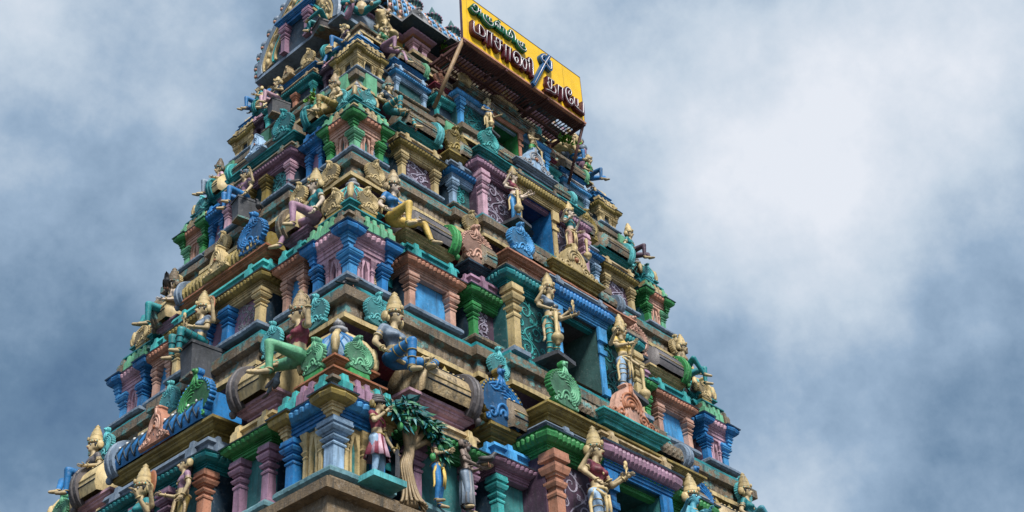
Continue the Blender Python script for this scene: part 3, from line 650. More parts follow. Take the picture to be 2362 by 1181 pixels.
TL = [dict(cap=.225, cor=.268, top=.312), dict(cap=.185, cor=.25), dict(cap=.195, cor=.26, top=.305), dict(cap=.18, cor=.245)]
def build_tower():
    for q in range(4): TIER[q]['L'] = TL[q]; TIER[q]['LP'] = [dict(cap=.252, cor=.282), dict(cap=.218, cor=.256), dict(cap=.228, cor=.27), dict(cap=.21, cor=.256)][q]
    # granite base storey below the painted tiers
    mb = MB(); W, D = TIER[0]['W'], TIER[0]['D']; f = frames(TIER[0])
    for a, b in ((-W-.3, -1.5), (1.5, W+.3)): box(mb, f['front'], a, b, -2*D-.3, .3, 0, 8.2, 'sand')
    box(mb, f['front'], -1.5, 1.5, -2*D-.3, .3, 6.0, 8.2, 'sand')
    for x in (-W-.1, -3.9, -2.2, 2.2, 3.9, W+.1): loft_sq(mb, f['front'], x, .36, pil_prof(.5, 0, 8.1), 'sand')
    for x in (-D, -1.3, 1.3, D): loft_sq(mb, f['left'], x, .36, pil_prof(.5, 0, 8.1), 'sand')
    mb.build('base_storey', TOWER)
    for k, t in enumerate(TIER):
        W, D, z, H = t['W'], t['D'], t['z'], t['H']; s = H/3.26; t['s'] = s; fr = frames(t)
        Hb = TIER[k-1]['H'] if k else 4.2; sb = Hb/3.26; bd = BD[k] if k < 4 else .25
        # ledge under this tier
        mb = MB(); pl = plan(t, bay=.30 if k else bd, lb=.10*sb)
        S = lambda o: o*sb
        c2 = ['navy', 'maroon', 'plum', 'gold', 'cream', 'stone', 'stone', 'stone', 'stone', 'stone', 'stone', 'teal', 'teal' if k in (1,2) else 'stone', 'stone']
        if k == 0:
            prof = [(-.4, z-1.6), (-.1, z-1.2), (.35, z-1.1), (.42, z-.9), (.2, z-.7), (.16, z-.45), (.30, z-.42), (.30, z-.28), (.1, z-.26), (.06, z-.1), (-.6, z-.08)]
            sweep(mb, pl, prof, 'brown', closed=True)
        else:
            prof = [(S(-.55), z-.36*Hb), (S(-.34), z-.325*Hb, .02), (S(-.04), z-.300*Hb, .02), (S(.17), z-.268*Hb), (S(.24), z-.262*Hb), (S(.24), z-.240*Hb), (S(.13), z-.212*Hb, .0), (S(.115), z-.195*Hb, .018), (S(.10), z-.155*Hb, .012),
                    (S(.15), z-.150*Hb), (S(.19), z-.142*Hb), (S(.19), z-.098*Hb), (S(.06), z-.088*Hb), (S(.05), z-.045*Hb), (-.6*sb, z-.040*Hb)]
            sweep(mb, pl, prof, c2, closed=True, bead=.13*sb)
        led = mb.build('ledge', TOWER)
        if k == 0: continue
        if k < 4:
            for side in ('front', 'left'):      # leaf crests standing on the ledge
                f = fr[side]; h = W if side == 'front' else D
                kk = {1: 'aqua', 2: 'cream', 3: 'mint'}[k]
                us = [(-h+.34*s, -.12), (-.43*h, 0)] if side == 'front' else [(h-.34*s, .12), (-.23*h, .05), (.55*h, 0), (-h+.4*s, 0)]
                if side == 'front': us += [(.43*h, 0), (h-.34*s, 0)]
                for u, ln in us:
                    vv = S(.22) + (.12*s if abs(u) < .45*h and side == 'front' else .0) + (.10*sb if side == 'left' and abs(u) < .35*h else 0)
                    if k == 3: box(m_ := MB(), f, u-.13, u+.13, vv-.1, vv+.015, z-.262*Hb, z-.10*Hb, kk); m_.build('crest_block', led)
                    else: crest(led, f, u, vv-.03, z-.236*Hb, -0+.44*sb, .56*sb, kk, th=.07, lean=ln, flip=1 if u < 0 else -1)
    for k, t in enumerate(TIER[:4]):
        W, D, z, H = t['W'], t['D'], t['z'], t['H']; s = t['s']; fr = frames(t); f = fr['front']; n = TIER[k+1]
        dw = .10*W; a = .46*s; ztop = z+.30*H; ncore = MB()
        # wall core: two halves beside the door recess, back, above; then the upper wall behind the roofs
        wl = ['navy', 'darkteal', 'navy', 'navy'][k]  # dark wall colours put the shade of the recesses into the paint
        for u0, u1 in ((-W+a, -dw-.01), (dw+.01, W-a)): box(ncore, f, u0, u1, -2*D+a, -a, z-.2*H, ztop, wl)
        box(ncore, f, -dw-.01, dw+.01, -2*D+a, -1.38*s, z-.2*H, z+.39*H, wl); 
        dW, dD = W-n['W'], D-n['D']
        for u0, u1 in ((-n['W']+.42*s, -dw-.01), (dw+.01, n['W']-.42*s)): box(ncore, f, u0, u1, -2*D+dD+.42*s, -dD-.42*s, ztop, z+.93*H, 'plum')
        box(ncore, f, -dw-.01, dw+.01, -2*D+dD+.42*s, -dD-.42*s, z+.40*H, z+.93*H, 'plum')
        wo = ncore.build('tier_wall', TOWER)
        # recessed entablature between the pavilions
        m2 = MB(); rec = [fr['front'].P(-W+a, -a, 0).xy, fr['front'].P(W-a, -a, 0).xy, fr['back'].P(-W+a, -a, 0).xy, fr['back'].P(W-a, -a, 0).xy]
        sweep(m2, rec, [(-.1, z+.18*H), (.03*s, z+.18*H), (.03*s, z+.235*H), (.10*s, z+.25*H), (.18*s, z+.275*H), (.19*s, z+.30*H), (.06*s, z+.305*H), (.06*s, z+.37*H), (-.9*s, z+.40*H)], ['teal','teal','stone','navy','navy','stone','stone','stone'], closed=True)
        up = plan(n, bay=.25, lb=.05)
        sweep(m2, up, [(-.6*s, z+.40*H), (-.36*s, z+.42*H), (-.30*s, z+.46*H, .02), (-.32*s, z+.50*H), (-.42*s, z+.52*H), (-.42*s, z+.62*H), (-.35*s, z+.64*H), (-.5*s, z+.69*H)], ['stone','navy','navy','gold','plum','maroon','plum'], closed=True, bead=.16*s)
        m2.build('entablature', wo)
        # painted creeper panels in the recesses
        cs = ['palelilac','turquoise','skyblue','teal'][k]
        for u0, u1 in ((-.80*W, -.755*W), (-.52*W, -.475*W), (.475*W, .52*W), (.755*W, .80*W)):
            if k in (1, 0): scroll(wo, f, u0, u1, -a, z+.02*H, z+.175*H, cs, k)
        # corner pavilions
        t['cw'] = [1.03, .90, .76, .66][k]
        hh = dict(front=W, right=D, back=W, left=D); od = ['left', 'front', 'right', 'back']
        for i in range(4): corner_pavilion(fr[od[i]], hh[od[i]], fr[od[(i+1) % 4]], hh[od[(i+1) % 4]], t, CORN[k])
        # wall pavilions
        a0, a1 = .525*W, .742*W
        pavilion(f, W, -a1, -a0, t, FA[k], seed=k); pavilion(f, W, a0, a1, t, FA[k], seed=k+9)
        pavilion(f, W, -.47*W, -.335*W, t, FB[k], seed=k+3, v0=.08*s, npil=1); 
        cb = dict(FB[k]); cb['cu'] = 1-cb.get('cu', .5); pavilion(f, W, .335*W, .47*W, t, cb, seed=k+4, v0=.08*s)
        if k == 0: FA[0]['scroll'] = None
        l0, l1 = (.43*D, .65*D) if k == 0 else (.475*D, .65*D); bw = (.335 if k == 0 else .385)*D
        for fc in ('left', 'right'):
            pavilion(fr[fc], D, -l1, -l0, t, LA[k], seed=k); pavilion(fr[fc], D, l0, l1, t, LA[k], seed=k+1)
            b = pavilion(fr[fc], D, -bw, bw, t, LB[k], seed=k+2, v0=.17*s, name='side_bay', npil=4)
            if fc == 'left':
                g = fr['left']; vv = .14*s
                kc = [('peach','salmon'),('cream','cream'),('paleblue','paleblue'),('sand','sand')][k]
                kudu(b, g, -.02, vv-.02, z+.49*H-.01, .66*s, .58*s, kc[0], kc[1])
                crest(b, g, bw-.36*s, vv-.06*s, z+.488*H, .74*s, .84*s, ['green','blue','teal','cream'][k], ['blue',None,None,None][k], th=.10*s, flip=-1)
        central_bay(t, BAY[k], BD[k])

def build_roof():
    t = TIER[4]; W, D, z = t['W'], t['D'], t['z']; fr = frames(t); f = fr['front']; l = fr['left']
    mb = MB(); box(mb, f, -W+.35, W-.35, -2*D+.3, -.3, z-.1, z+.75, 'yellow'); nk = mb.build('roof_neck', TOWER)
    pth = []
    for nm in ('front', 'right', 'back', 'left'):
        g = fr[nm]; h = W if nm in ('front','back') else D
        if nm in ('front','back'): st = [(-h+.25,-.25),(-2.0,-.25),(-2.0,.06),(-1.5,.06),(-1.5,-.25),(-.95,-.25),(-.95,.12),(.95,.12),(.95,-.25),(1.5,-.25),(1.5,.06),(2.0,.06),(2.0,-.25)]
        else: st = [(-h+.25,-.25)]
        pth += [g.P(u, v, 0).xy for u, v in st]
    m2 = MB(); sweep(m2, pth, [(-.2, z+.42), (-.05, z+.42), (-.05, z+.50), (.02, z+.51), (.09, z+.545, .01), (.10, z+.58, .01), (.02, z+.60), (.02, z+.63), (.24, z+.70), (.27, z+.71), (.27, z+.76), (.1, z+.79), (-.4, z+.80)],
                    ['lilac','teal','salmon','lilac','lilac','pink','navy','navy','navy','greystone','stone','stone'], closed=True, bead=.11)
    m2.build('eave', nk)
    m3 = MB(); sweep(m3, pth, [(-.4, z-.06), (.06, z-.06), (.06, z+.02), (-.02, z+.06), (-.02, z+.14), (-.4, z+.16)], ['stone','sand','stone','stone','stone'], closed=True); m3.build('base_slab', nk)
    for u in (-1.88, -1.62, 1.62, 1.88, -.8, .8): pilaster(nk, f, u, -.06, z+.10, z+.43, .13, 'pink')
    # barrel vault with leaf ribs
    mv = MB(); zb = z+.79; A = 26; x0, x1 = -W+.75, W-.75
    def vp(x, a, o=0):      # horseshoe section
        q = 1.0 if a > 0 else 1
        r = 1+.0*a; y = (1.38+o)*math.cos(a); zz = (1.38+o)*math.sin(a)
        return Vector((x, -y, zb+.26+zz))
    nx = 60; vs = []; fs = []
    for i in range(nx+1):
        for j in range(A+1): vs.append(vp(x0+(x1-x0)*i/nx, -.15+(math.pi+.3)*j/A))
    for i in range(nx):
        for j in range(A): q = i*(A+1)+j; fs.append((q, q+A+1, q+A+2, q+1))
    mv.add(vs, fs, 'stone', True); vault = mv.build('barrel_vault', TOWER)
    rb = MB(); n = int((x1-x0)/.148)
    for i in range(n):
        x = x0+.07+.148*i; kk = 'skyblue' if i % 2 else 'peach'
        for j in range(13):
            a = -.12+1.6*j/12; p = vp(x+(.012 if j % 2 else -.012), a, .0); d = (vp(x, a+.05)-vp(x, a-.05)).normalized(); nn = Vector((1,0,0)).cross(d)
            M3 = Matrix((Vector((1,0,0)), d, nn)).transposed()
            ellip(rb, p, (.052, .085, .045), kk, 7, 4, M3)
            if i % 2 == 0: ellip(rb, p+nn*(-.035 if nn.dot(p-Vector((x,0,zb))) < 0 else .035), (.022, .03, .03), 'red' if j % 2 else 'cream', 5, 3, M3)
        if i % 2 == 0:
            for dx in (-.07, .07): tube(rb, [vp(x+dx, -.05+1.62*q/16, .02) for q in range(17)], .014, 'paleblue', 4)
    rb.build('vault_ribs', vault)
    for x in (-1.75, 0, 1.75):      # dormer crests on the eave
        if x: 
            d = MB(); pp = [f.P(x-.25, -.5, 0).xy, f.P(x-.25, .0, 0).xy, f.P(x+.25, .0, 0).xy, f.P(x+.25, -.5, 0).xy]
            plate(d, pp, z+.80, z+.98, 'slab', .8, o=.16); d.build('dormer_plate', vault); crest(vault, f, x, -.10, z+.97, .5, .55, 'greystone', th=.12)
    dd = MB(); pp = [f.P(-.9, -.5, 0).xy, f.P(-.9, .1, 0).xy, f.P(.9, .1, 0).xy, f.P(.9, -.5, 0).xy]
    plate(dd, pp, z+.80, z+1.0, 'teal', .8, o=.16); dd.build('dormer_plate', vault); kudu(vault, f, 0, .0, z+1.0, 1.5, 1.2, 'cream', 'sand')
    for i in range(9):
        x = -2.4+.62*i+.0; m = MB(); ztop = zb+.26+1.38
        lathe(m, (x, 0, ztop-.08), [(.22,0),(.24,.10),(.15,.2),(.10,.35),(.16,.55),(.22,.78),(.18,.98),(.12,1.06),(.20,1.12),(.22,1.18),(.16,1.24),(.09,1.34),(.04,1.48),(.0,1.6)], 'darkteal', 16, lobes=16, la=.03)
        for j in range(16): ellip(m, (x+.22*math.cos(j*.3927), .22*math.sin(j*.3927), ztop+1.07), (.03,.03,.035), 'lilac', 5, 3)
        m.build('finial', TOWER)
    # gable end: horseshoe arch with flame scrolls
    for side in ('left', 'right'):
        g = fr[side]; v = .35 if side == 'left' else .1
        half = [(1.26, z-.0), (1.30, z+.28), (1.20, z+.62), (1.0, z+.95), (.74, z+1.28), (.46, z+1.58), (.2, z+1.85), (.0, z+2.05)]
        half = catmull(half, 4); S_ = lambda q, c=(z+.35): [(u*q, c+(zz-c)*q) for u, zz in half]
        def full(q): a = S_(q); return a + [(-u, zz) for u, zz in a[::-1][1:]]
        m = MB(); prism(m, g, full(1.0), -.9, v, 'slab'); prism(m, g, full(.88), v-.05, v+.05, 'navy'); ga = m.build('gable', TOWER)
        m = MB()
        for q, k_, w_ in ((.93, 'slab', .20), (.835, 'cream', .05), (.60, 'turquoise', .05), (.55, 'cream', .05)): ribbon(m, g, full(q), w_, w_, v+.05, k_, .05)
        ribbon(m, g, full(.72), .26, .26, v+.05, 'sand', .03)
        fa = full(.72)
        for i in range(2, len(fa)-2, 3): ellip(m, g.P(fa[i][0], v+.085, fa[i][1]), (.05, .06, .10), 'cream', 7, 4)
        m.build('arch_bands', ga)
        fl = MB(); fo = full(1.0); 
        for i in range(1, len(fo)-1, 3):
            u, zz = fo[i]; sd = 1 if u >= 0 else -1; 
            nrm = Vector((sd*.75, .5)).normalized(); c_ = Vector((u, zz))
            f1 = [tuple(c_+nrm*q+Vector((0, p))) for q, p in ((0,-.06), (.12,-.05), (.22,.04), (.24,.16))]
            pts3 = [g.P(a, v-.08, b) for a, b in catmull(f1, 4)]; tube(fl, pts3, .095, 'lilac', 7, r1=.06)
            ellip(fl, g.P(*((c_+nrm*.22)[0], v-.08, (c_+nrm*.22)[1]+.17)), (.10, .10, .10), 'slab', 8, 5); ellip(fl, g.P((c_+nrm*.20)[0], v+.0, (c_+nrm*.20)[1]+.05), (.045,)*3, 'salmon', 7, 4)
            tube(fl, [p+g.v*.07 for p in pts3], .02, 'turquoise', 5)
        fl.build('flame_scroll', ga)
        # inner shrine on pillars
        m = MB(); pp = [g.P(-.50, -.2, 0).xy, g.P(-.50, v+.16, 0).xy, g.P(.50, v+.16, 0).xy, g.P(.50, -.2, 0).xy]
        plate(m, pp, z+.80, z+.98, 'blue', .8, o=.12); box(m, g, -.45, .45, 0, v+.14, z+.98, z+1.2, 'sand'); m.build('gable_shrine', ga)
        for u in (-.36, .36): pilaster(ga, g, u, v+.10, z+.05, z+.80, .12, 'lilac')
        m = MB(); box(m, g, -1.35, 1.35, -.6, v+.08, z-.05, z+.03, 'slab'); m.build('base_slab', ga)

# ------------------------------------------------------------------ signboard
LET = {'green':[[[(-1.577,21.905),(-1.6,21.901),(-1.608,21.924),(-1.574,21.971),(-1.516,21.981),(-1.48,21.937),(-1.485,21.858),(-1.52,21.789),(-1.585,21.755),(-1.647,21.773),(-1.67,21.813)],[(-1.491,21.853),(-1.419,21.899)],[(-1.407,21.945),(-1.416,21.794)]],[[(-1.331,21.873),(-1.34,21.822),(-1.319,21.749),(-1.245,21.701),(-1.144,21.684),(-1.077,21.718),(-1.054,21.779),(-1.084,21.814),(-1.15,21.793)],[(-1.239,21.806),(-1.24,21.9),(-1.181,21.91)],[(-1.157,21.775),(-1.15,21.888),(-1.097,21.906)]],[[(-0.911,21.777),(-0.919,21.854),(-0.959,21.845),(-0.98,21.786),(-0.98,21.862),(-0.947,21.923),(-0.893,21.949),(-0.851,21.902),(-0.851,21.769)],[(-0.818,21.899),(-0.732,21.909),(-0.762,21.768)],[(-0.856,22.013),(-0.835,22.003)]],[[(-0.66,21.877),(-0.658,21.758),(-0.566,21.751),(-0.492,21.777),(-0.48,21.842),(-0.529,21.891),(-0.564,21.873),(-0.577,21.788)],[(-0.529,21.898),(-0.524,21.965),(-0.474,21.999),(-0.418,21.949),(-0.391,21.878),(-0.39,21.764)]],[[(-0.318,21.833),(-0.321,21.748),(-0.266,21.684),(-0.175,21.658),(-0.092,21.682),(-0.067,21.743),(-0.098,21.773)],[(-0.241,21.752),(-0.248,21.83),(-0.172,21.85),(-0.104,21.858)],[(-0.166,21.848),(-0.174,21.754),(-0.223,21.727),(-0.24,21.759)]]],'maroon1':[[[(-1.652,21.422),(-1.654,21.158),(-1.513,21.15),(-1.412,21.162),(-1.35,21.221),(-1.343,21.333),(-1.398,21.41),(-1.489,21.429),(-1.499,21.159)]],[[(-1.306,21.112),(-1.27,21.433),(-1.099,21.444)],[(-1.142,21.439),(-1.171,21.106)]],[[(-1.02,21.291),(-1.007,21.408),(-0.834,21.418)],[(-0.904,21.403),(-0.911,21.185),(-0.95,21.109),(-1.016,21.146),(-1.053,21.236),(-1.059,21.273),(-0.963,21.297)],[(-0.896,21.277),(-0.824,21.317)]],[[(-0.755,21.085),(-0.723,21.403),(-0.558,21.398)],[(-0.602,21.394),(-0.636,21.057)]],[[(-0.421,21.25),(-0.472,21.199),(-0.458,21.11),(-0.415,21.106),(-0.383,21.176),(-0.394,21.251),(-0.421,21.25)],[(-0.462,21.107),(-0.504,21.195),(-0.494,21.317),(-0.434,21.407),(-0.346,21.408),(-0.281,21.343),(-0.286,21.174),(-0.32,21.086),(-0.355,21.088)],[(-0.262,21.356),(-0.055,21.394)],[(-0.137,21.373),(-0.119,21.268),(-0.15,21.116),(-0.206,21.079),(-0.242,21.17),(-0.243,21.269),(-0.191,21.362)],[(-0.037,21.132),(-0.032,21.342),(-0.005,21.343)],[(-0.04,21.353),(-0.03,21.469),(0.019,21.518),(0.077,21.465),(0.08,21.3),(0.067,21.059)]]],'maroon2':[[[(0.543,21.215),(0.557,21.316),(0.733,21.329)],[(0.652,21.31),(0.636,21.1),(0.592,21.031),(0.534,21.084),(0.523,21.161),(0.573,21.201)],[(0.726,21.174),(0.766,21.116),(0.746,21.012),(0.687,20.975),(0.577,20.971),(0.464,20.933)]],[[(0.83,21.024),(0.87,21.308),(1.037,21.305)],[(0.999,21.298),(0.965,20.993)]],[[(1.253,21.383),(1.211,21.349),(1.192,21.27),(1.239,21.265),(1.284,21.327),(1.284,21.412),(1.203,21.445),(1.13,21.381),(1.1,21.278),(1.109,21.117),(1.172,21.015),(1.256,21.009),(1.313,21.094),(1.293,21.165),(1.234,21.145),(1.216,21.067)],[(1.372,21.274),(1.359,21.09),(1.409,21.029),(1.476,21.112),(1.488,21.287)],[(1.419,21.035),(1.51,21.008),(1.633,21.0),(1.665,21.297)]]],'trident':[[[(0.56,21.978),(0.47,21.918),(0.417,21.84),(0.436,21.759),(0.528,21.752),(0.596,21.695),(0.666,21.656),(0.708,21.709),(0.718,21.895)],[(0.675,22.021),(0.528,21.752),(0.109,20.886)]]]}
def build_sign():
    D = 2.79; x0, x1, z0, z1 = -1.87, 1.787, 20.885, 22.19
    root = empty('signboard', (0, -D, z0), 'yellow signboard with green and maroon Tamil letters and a blue trident, propped over the tower', 'sign')
    f = Fr((0, 0, -z0), (1,0,0), (0,-1,0))
    m = MB(); box(m, f, x0, x1, -.05, 0, z0, z1, M_YEL); b = m.build('board', root)
    m = MB()
    for a in ((x0-.006, x1+.006, -.055, .006, z1, z1+.012), (x0-.006, x0, -.055, .006, z0, z1), (x1, x1+.006, -.055, .006, z0, z1)): box(m, f, *a, 'plum')
    for xx in (x0+.14, 1.2): box(m, f, xx-.003, xx+.003, -.02, .003, z0, z1, 'gold')
    m.build('edging', root)
    def letter(strokes, wd, kb, kn, name, dep=.09):
        mb = MB(); nb = MB()
        for st in strokes:
            p = catmull([tuple(q) for q in st], 5) if len(st) > 2 else [tuple(q) for q in st]
            if len(st) <= 5 and len(st) > 2: p = [tuple(q) for q in st]
            n = len(p); L_ = []; 
            a = Vector(p[0]); c = Vector(p[1]); d = (a-c).normalized()*wd*.42; p2 = [tuple(a+d)]+p[:]
            a = Vector(p[-1]); c = Vector(p[-2]); d = (a-c).normalized()*wd*.42; p2 = p2+[tuple(a+d)]
            vs = []; fs = []; h = wd/2
            for i, q in enumerate(p2):
                a = Vector(p2[max(0, i-1)]); c = Vector(p2[min(len(p2)-1, i+1)]); d = (c-a).normalized(); nn = Vector((-d.y, d.x)); 
                if 0 < i < len(p2)-1:
                    d1 = (Vector(q)-a).normalized(); s_ = 1/max(.6, abs(Vector((-d1.y, d1.x)).dot(nn)))
                else: s_ = 1
                for sg, v in ((-1, -.01), (-1, dep), (1, dep), (1, -.01)): vs.append(f.P(q[0]+nn.x*h*s_*sg, v, q[1]+nn.y*h*s_*sg))
            for i in range(len(p2)-1):
                for j in range(4): a = i*4+j; bb = i*4+(j+1) % 4; fs.append((a, bb, bb+4, a+4))
            k = len(vs); fs += [(0,1,2,3), (k-1,k-2,k-3,k-4)]; mb.add(vs, fs, kb)
            tube(nb, [f.P(u, dep+.012, zz) for u, zz in p], .009, kn, 5)
        o = mb.build(name, root); nb.build('neon_tube', o)
    for l in LET['green']: letter(l, .066, M_LGREEN, M_TUBE, 'letter', .08)
    for l in LET['maroon1']+LET['maroon2']: letter(l, .076, M_LMAROON, M_TUBE, 'letter', .10)
    letter(LET['trident'][0], .095, M_LBLUE, M_TUBE, 'trident_emblem', .09)
    # slatted platform behind the board
    zz = z0-.02; m = MB()
    for i in range(41): x = x0+.03+i*.09; box(m, f, x, x+.033, -.98+.02*(i % 3), -.30, zz-.006, zz, M_RUST)
    g = m.build('slat_platform', root)
    m = MB(); box(m, f, x0-.02, x1+.02, -.05, .03, z0-.045, z0-.002, 'salmon'); box(m, f, x0, x1, -.27, -.05, zz-.045, zz-.025, M_RUST)
    for i in range(60): x = x0+.02+i*.061; box(m, f, x, x+.016, -.27, -.05, zz-.06, zz-.045, M_RUST)
    for v in (-.95, -.62): box(m, f, x0-.03, x1+.03, v, v+.05, zz-.075, zz-.02, M_RUST)
    for x in (x0, x0+1.2, x0+2.45, x1-.05): box(m, f, x, x+.05, -1.0, .02, zz-.085, zz-.02, M_RUST)
    m.build('platform_frame', root)
    def prop(a, b, r, k):
        m = MB(); o = Vector((0, -D, z0)); tube(m, [Vector(a)-o, Vector(b)-o], r, k, 8); m.build('prop', root)
    prop((-1.86, -D+.02, z0-.03), PROP_L, .042, 'wood'); prop((1.76, -D+.02, z0-.04), PROP_R, .034, M_RUST)
    for x in (-1.2, 0, 1.2): prop((x, -D+.06, z0+.7), (x, -D+1.3, z0+1.0), .025, M_RUST)
    return root

# ------------------------------------------------------------------ stucco figures
def capsule(vs, fs, a, b, ra, rb, seg=10):
    a = Vector(a); b = Vector(b); d = b-a; L_ = d.length
    d = d/L_ if L_ > 1e-6 else Vector((0,0,1))
    x = d.orthogonal().normalized(); y = d.cross(x); o = len(vs); rings = []
    for c, r, s in ((a, ra, -1), (b, rb, 1)):
        for q in ((-80, -45, 0) if s < 0 else (0, 45, 80)):
            t = R(q); rings.append((c+d*(r*math.sin(t)), r*math.cos(t)))
    for c, r in rings:
        for j in range(seg):
            t = 2*math.pi*j/seg; vs.append(c+x*(r*math.cos(t))+y*(r*math.sin(t)))
    for i in range(len(rings)-1):
        for j in range(seg):
            p = o+i*seg+j; q = o+i*seg+(j+1) % seg; fs.append((p, q, q+seg, p+seg))
    fs.append(tuple(o+j for j in range(seg))[::-1]); fs.append(tuple(o+(len(rings)-1)*seg+j for j in range(seg)))

STAND = dict(hipL=(-.095,0,-.02), hipR=(.095,0,-.02), kneeL=(-.11,-.05,-.40), kneeR=(.12,-.03,-.40), ankL=(-.09,.0,-.78), ankR=(.14,.01,-.78), toeL=(-.12,-.16,-.815), toeR=(.20,-.14,-.815))
LALITA = dict(hipL=(-.10,-.04,.0), hipR=(.10,-.04,.0), kneeL=(-.13,-.42,.06), kneeR=(.50,-.24,.10), ankL=(-.12,-.40,-.36), ankR=(.12,-.46,-.24), toeL=(-.13,-.55,-.42), toeR=(.06,-.60,-.31))
SPREAD = dict(LALITA, ankR=(.54,-.36,-.32), toeR=(.60,-.50,-.37))
ROYAL = dict(LALITA, kneeL=(-.15,-.44,.10), ankL=(-.13,-.44,-.34), toeL=(-.13,-.58,-.40), kneeR=(.40,-.32,.06), ankR=(.0,-.50,-.02), toeR=(-.12,-.54,-.03))
KNEEUP = dict(LALITA, kneeL=(-.12,-.34,.34), ankL=(-.10,-.42,-.04), toeL=(-.1,-.56,-.08), kneeR=(.46,-.30,.04), ankR=(.52,-.46,-.32), toeR=(.56,-.6,-.38))
TUCK = dict(LALITA, kneeR=(.36,-.34,.10), ankR=(.10,-.46,-.26), toeR=(.06,-.60,-.32))
SIT = dict(LALITA, kneeR=(.14,-.42,.06), ankR=(.13,-.42,-.36), toeR=(.14,-.57,-.41))
HANG = dict(elbL=(-.27,.02,.20), wriL=(-.25,-.06,-.04), elbR=(.27,.02,.20), wriR=(.25,-.06,-.04))
def mirror(p):
    o = {}
    for k, (x, y, z) in p.items(): o[k[:-1]+('R' if k[-1] == 'L' else 'L')] = (-x, y, z)
    return o
def figure(name, label, fr, u, v, z, sc, legs, arms=None, turn=0, tilt=0, female=False, skin='skin', top=None, leg='teal', crown='tall', crownk='cream', hair='black', mace=None, halo=None,
           extra=None, seat=None, skirt=None, rings=None, sash=None, cat='statue', group='painted stucco figures on the tower', belly=0, lookx=0, arms2=None, feet='skin', ears=True, beard=False, jewel='cream'):
    """a painted stucco figure; one continuous body mesh with clothing, crown and attributes as parts. Faces -y locally; pelvis at local origin"""
    root = empty(name, (0,0,0), label, cat, group)
    n = fr.v; a = math.atan2(n.x, -n.y)                  # turn local -y to the outward normal
    root.location = fr.P(u, v, z); root.rotation_euler = (0, tilt, a*1.0+turn); root.scale = (sc*1.1, sc*1.1, sc)
    J = dict(STAND); J.update(HANG); J.update(legs); J.update(arms or {})
    for k in J: J[k] = Vector(J[k])
    prim = []
    def cap(a, b, ra, rb, lab): prim.append((Vector(a), Vector(b), ra, rb, lab))
    tk = top or skin; bl = belly
    cap((-.06,0,0), (.06,0,0), .112, .112, leg); cap((0,-.01-bl*.3,.05), (0,-.0-bl*.3,.2), .10+bl, .092+bl, skin)
    cap((0,0,.24), (0,0,.38), .098+bl*.5, .12, tk); cap((-.085,0,.37), (.085,0,.37), .10, .10, tk)
    if female:
        for x in (-.07, .07): cap((x,-.085,.35), (x,-.095,.345), .062, .058, tk)
    cap((-.165,0,.46), (.165,0,.46), .058, .058, tk); cap((0,0,.46), (lookx*.3,-.01,.59), .055, .05, skin)
    H = Vector((lookx, -.015, .70))
    cap(H+Vector((0,.01,.01)), H+Vector((0,.012,.03)), .105, .10, skin); cap(H+Vector((0,-.02,-.02)), H+Vector((lookx*.3,-.052,-.075)), .082, .048, skin)
    cap(H+Vector((lookx*.4,-.098,.005)), H+Vector((lookx*.5,-.122,-.03)), .014, .02, skin)
    for S, sx in (('L', -1), ('R', 1)):
        sh = Vector((sx*.19, 0, .455)); cap(sh, sh.lerp(J['elb'+S], .45), .056, .05, tk); cap(sh.lerp(J['elb'+S], .4), J['elb'+S], .049, .042, skin); cap(J['elb'+S], J['wri'+S], .042, .029, skin)
        cap(J['hip'+S], J['knee'+S], .098, .068, leg); cap(J['knee'+S], J['ank'+S], .066, .042, leg); cap(J['ank'+S], J['toe'+S], .046, .034, feet)
        d = (J['wri'+S]-J['elb'+S]).normalized(); cap(J['wri'+S], J['wri'+S]+d*.06, .03, .034, skin)
        if arms2:
            e2, w2 = Vector(arms2['elb'+S]), Vector(arms2['wri'+S]); b0 = Vector((sx*.17,.05,.44))
            cap(b0, e2, .05, .04, skin); cap(e2, w2, .04, .028, skin); d2 = (w2-e2).normalized(); cap(w2, w2+d2*.06, .03, .034, skin)
    vs = []; fs = []; own = []
    for p in prim:
        k0 = len(fs); capsule(vs, fs, *p[:4]); own += [p[4]]*(len(fs)-k0)
    me = bpy.data.meshes.new('src'); me.from_pydata([tuple(q) for q in vs], [], fs)
    ob = bpy.data.objects.new('body_tmp', me); COL.objects.link(ob)
    rm = ob.modifiers.new('r', 'REMESH'); rm.mode = 'VOXEL'; rm.voxel_size = .0165; rm.use_smooth_shade = True
    sm = ob.modifiers.new('s', 'SMOOTH'); sm.factor = .5; sm.iterations = 3
    dg = bpy.context.evaluated_depsgraph_get(); dg.update(); body = bpy.data.meshes.new_from_object(ob.evaluated_get(dg)); bpy.data.objects.remove(ob); 
    bvh = bvhtree.BVHTree.FromPolygons([tuple(q) for q in vs], fs); bb = bvhtree.BVHTree.FromPolygons([q.co for q in body.vertices], [p.vertices for p in body.polygons])
    mats = []; body.materials.clear()
    for k in own:
        if k not in mats: mats.append(k); body.materials.append(M(k))
    mi = []
    for p in body.polygons:
        r_ = bvh.find_nearest(p.center); mi.append(mats.index(own[r_[2]]) if r_[2] is not None else 0)
    body.polygons.foreach_set('material_index', mi)
    # fingers: five bent chains rooted in each palm
    hb = MB(); hands = [('wri'+S, J['elb'+S], J['wri'+S], sx) for S, sx in (('L',-1),('R',1))]
    if arms2: hands += [('w', Vector(arms2['elb'+S]), Vector(arms2['wri'+S]), sx) for S, sx in (('L',-1),('R',1))]
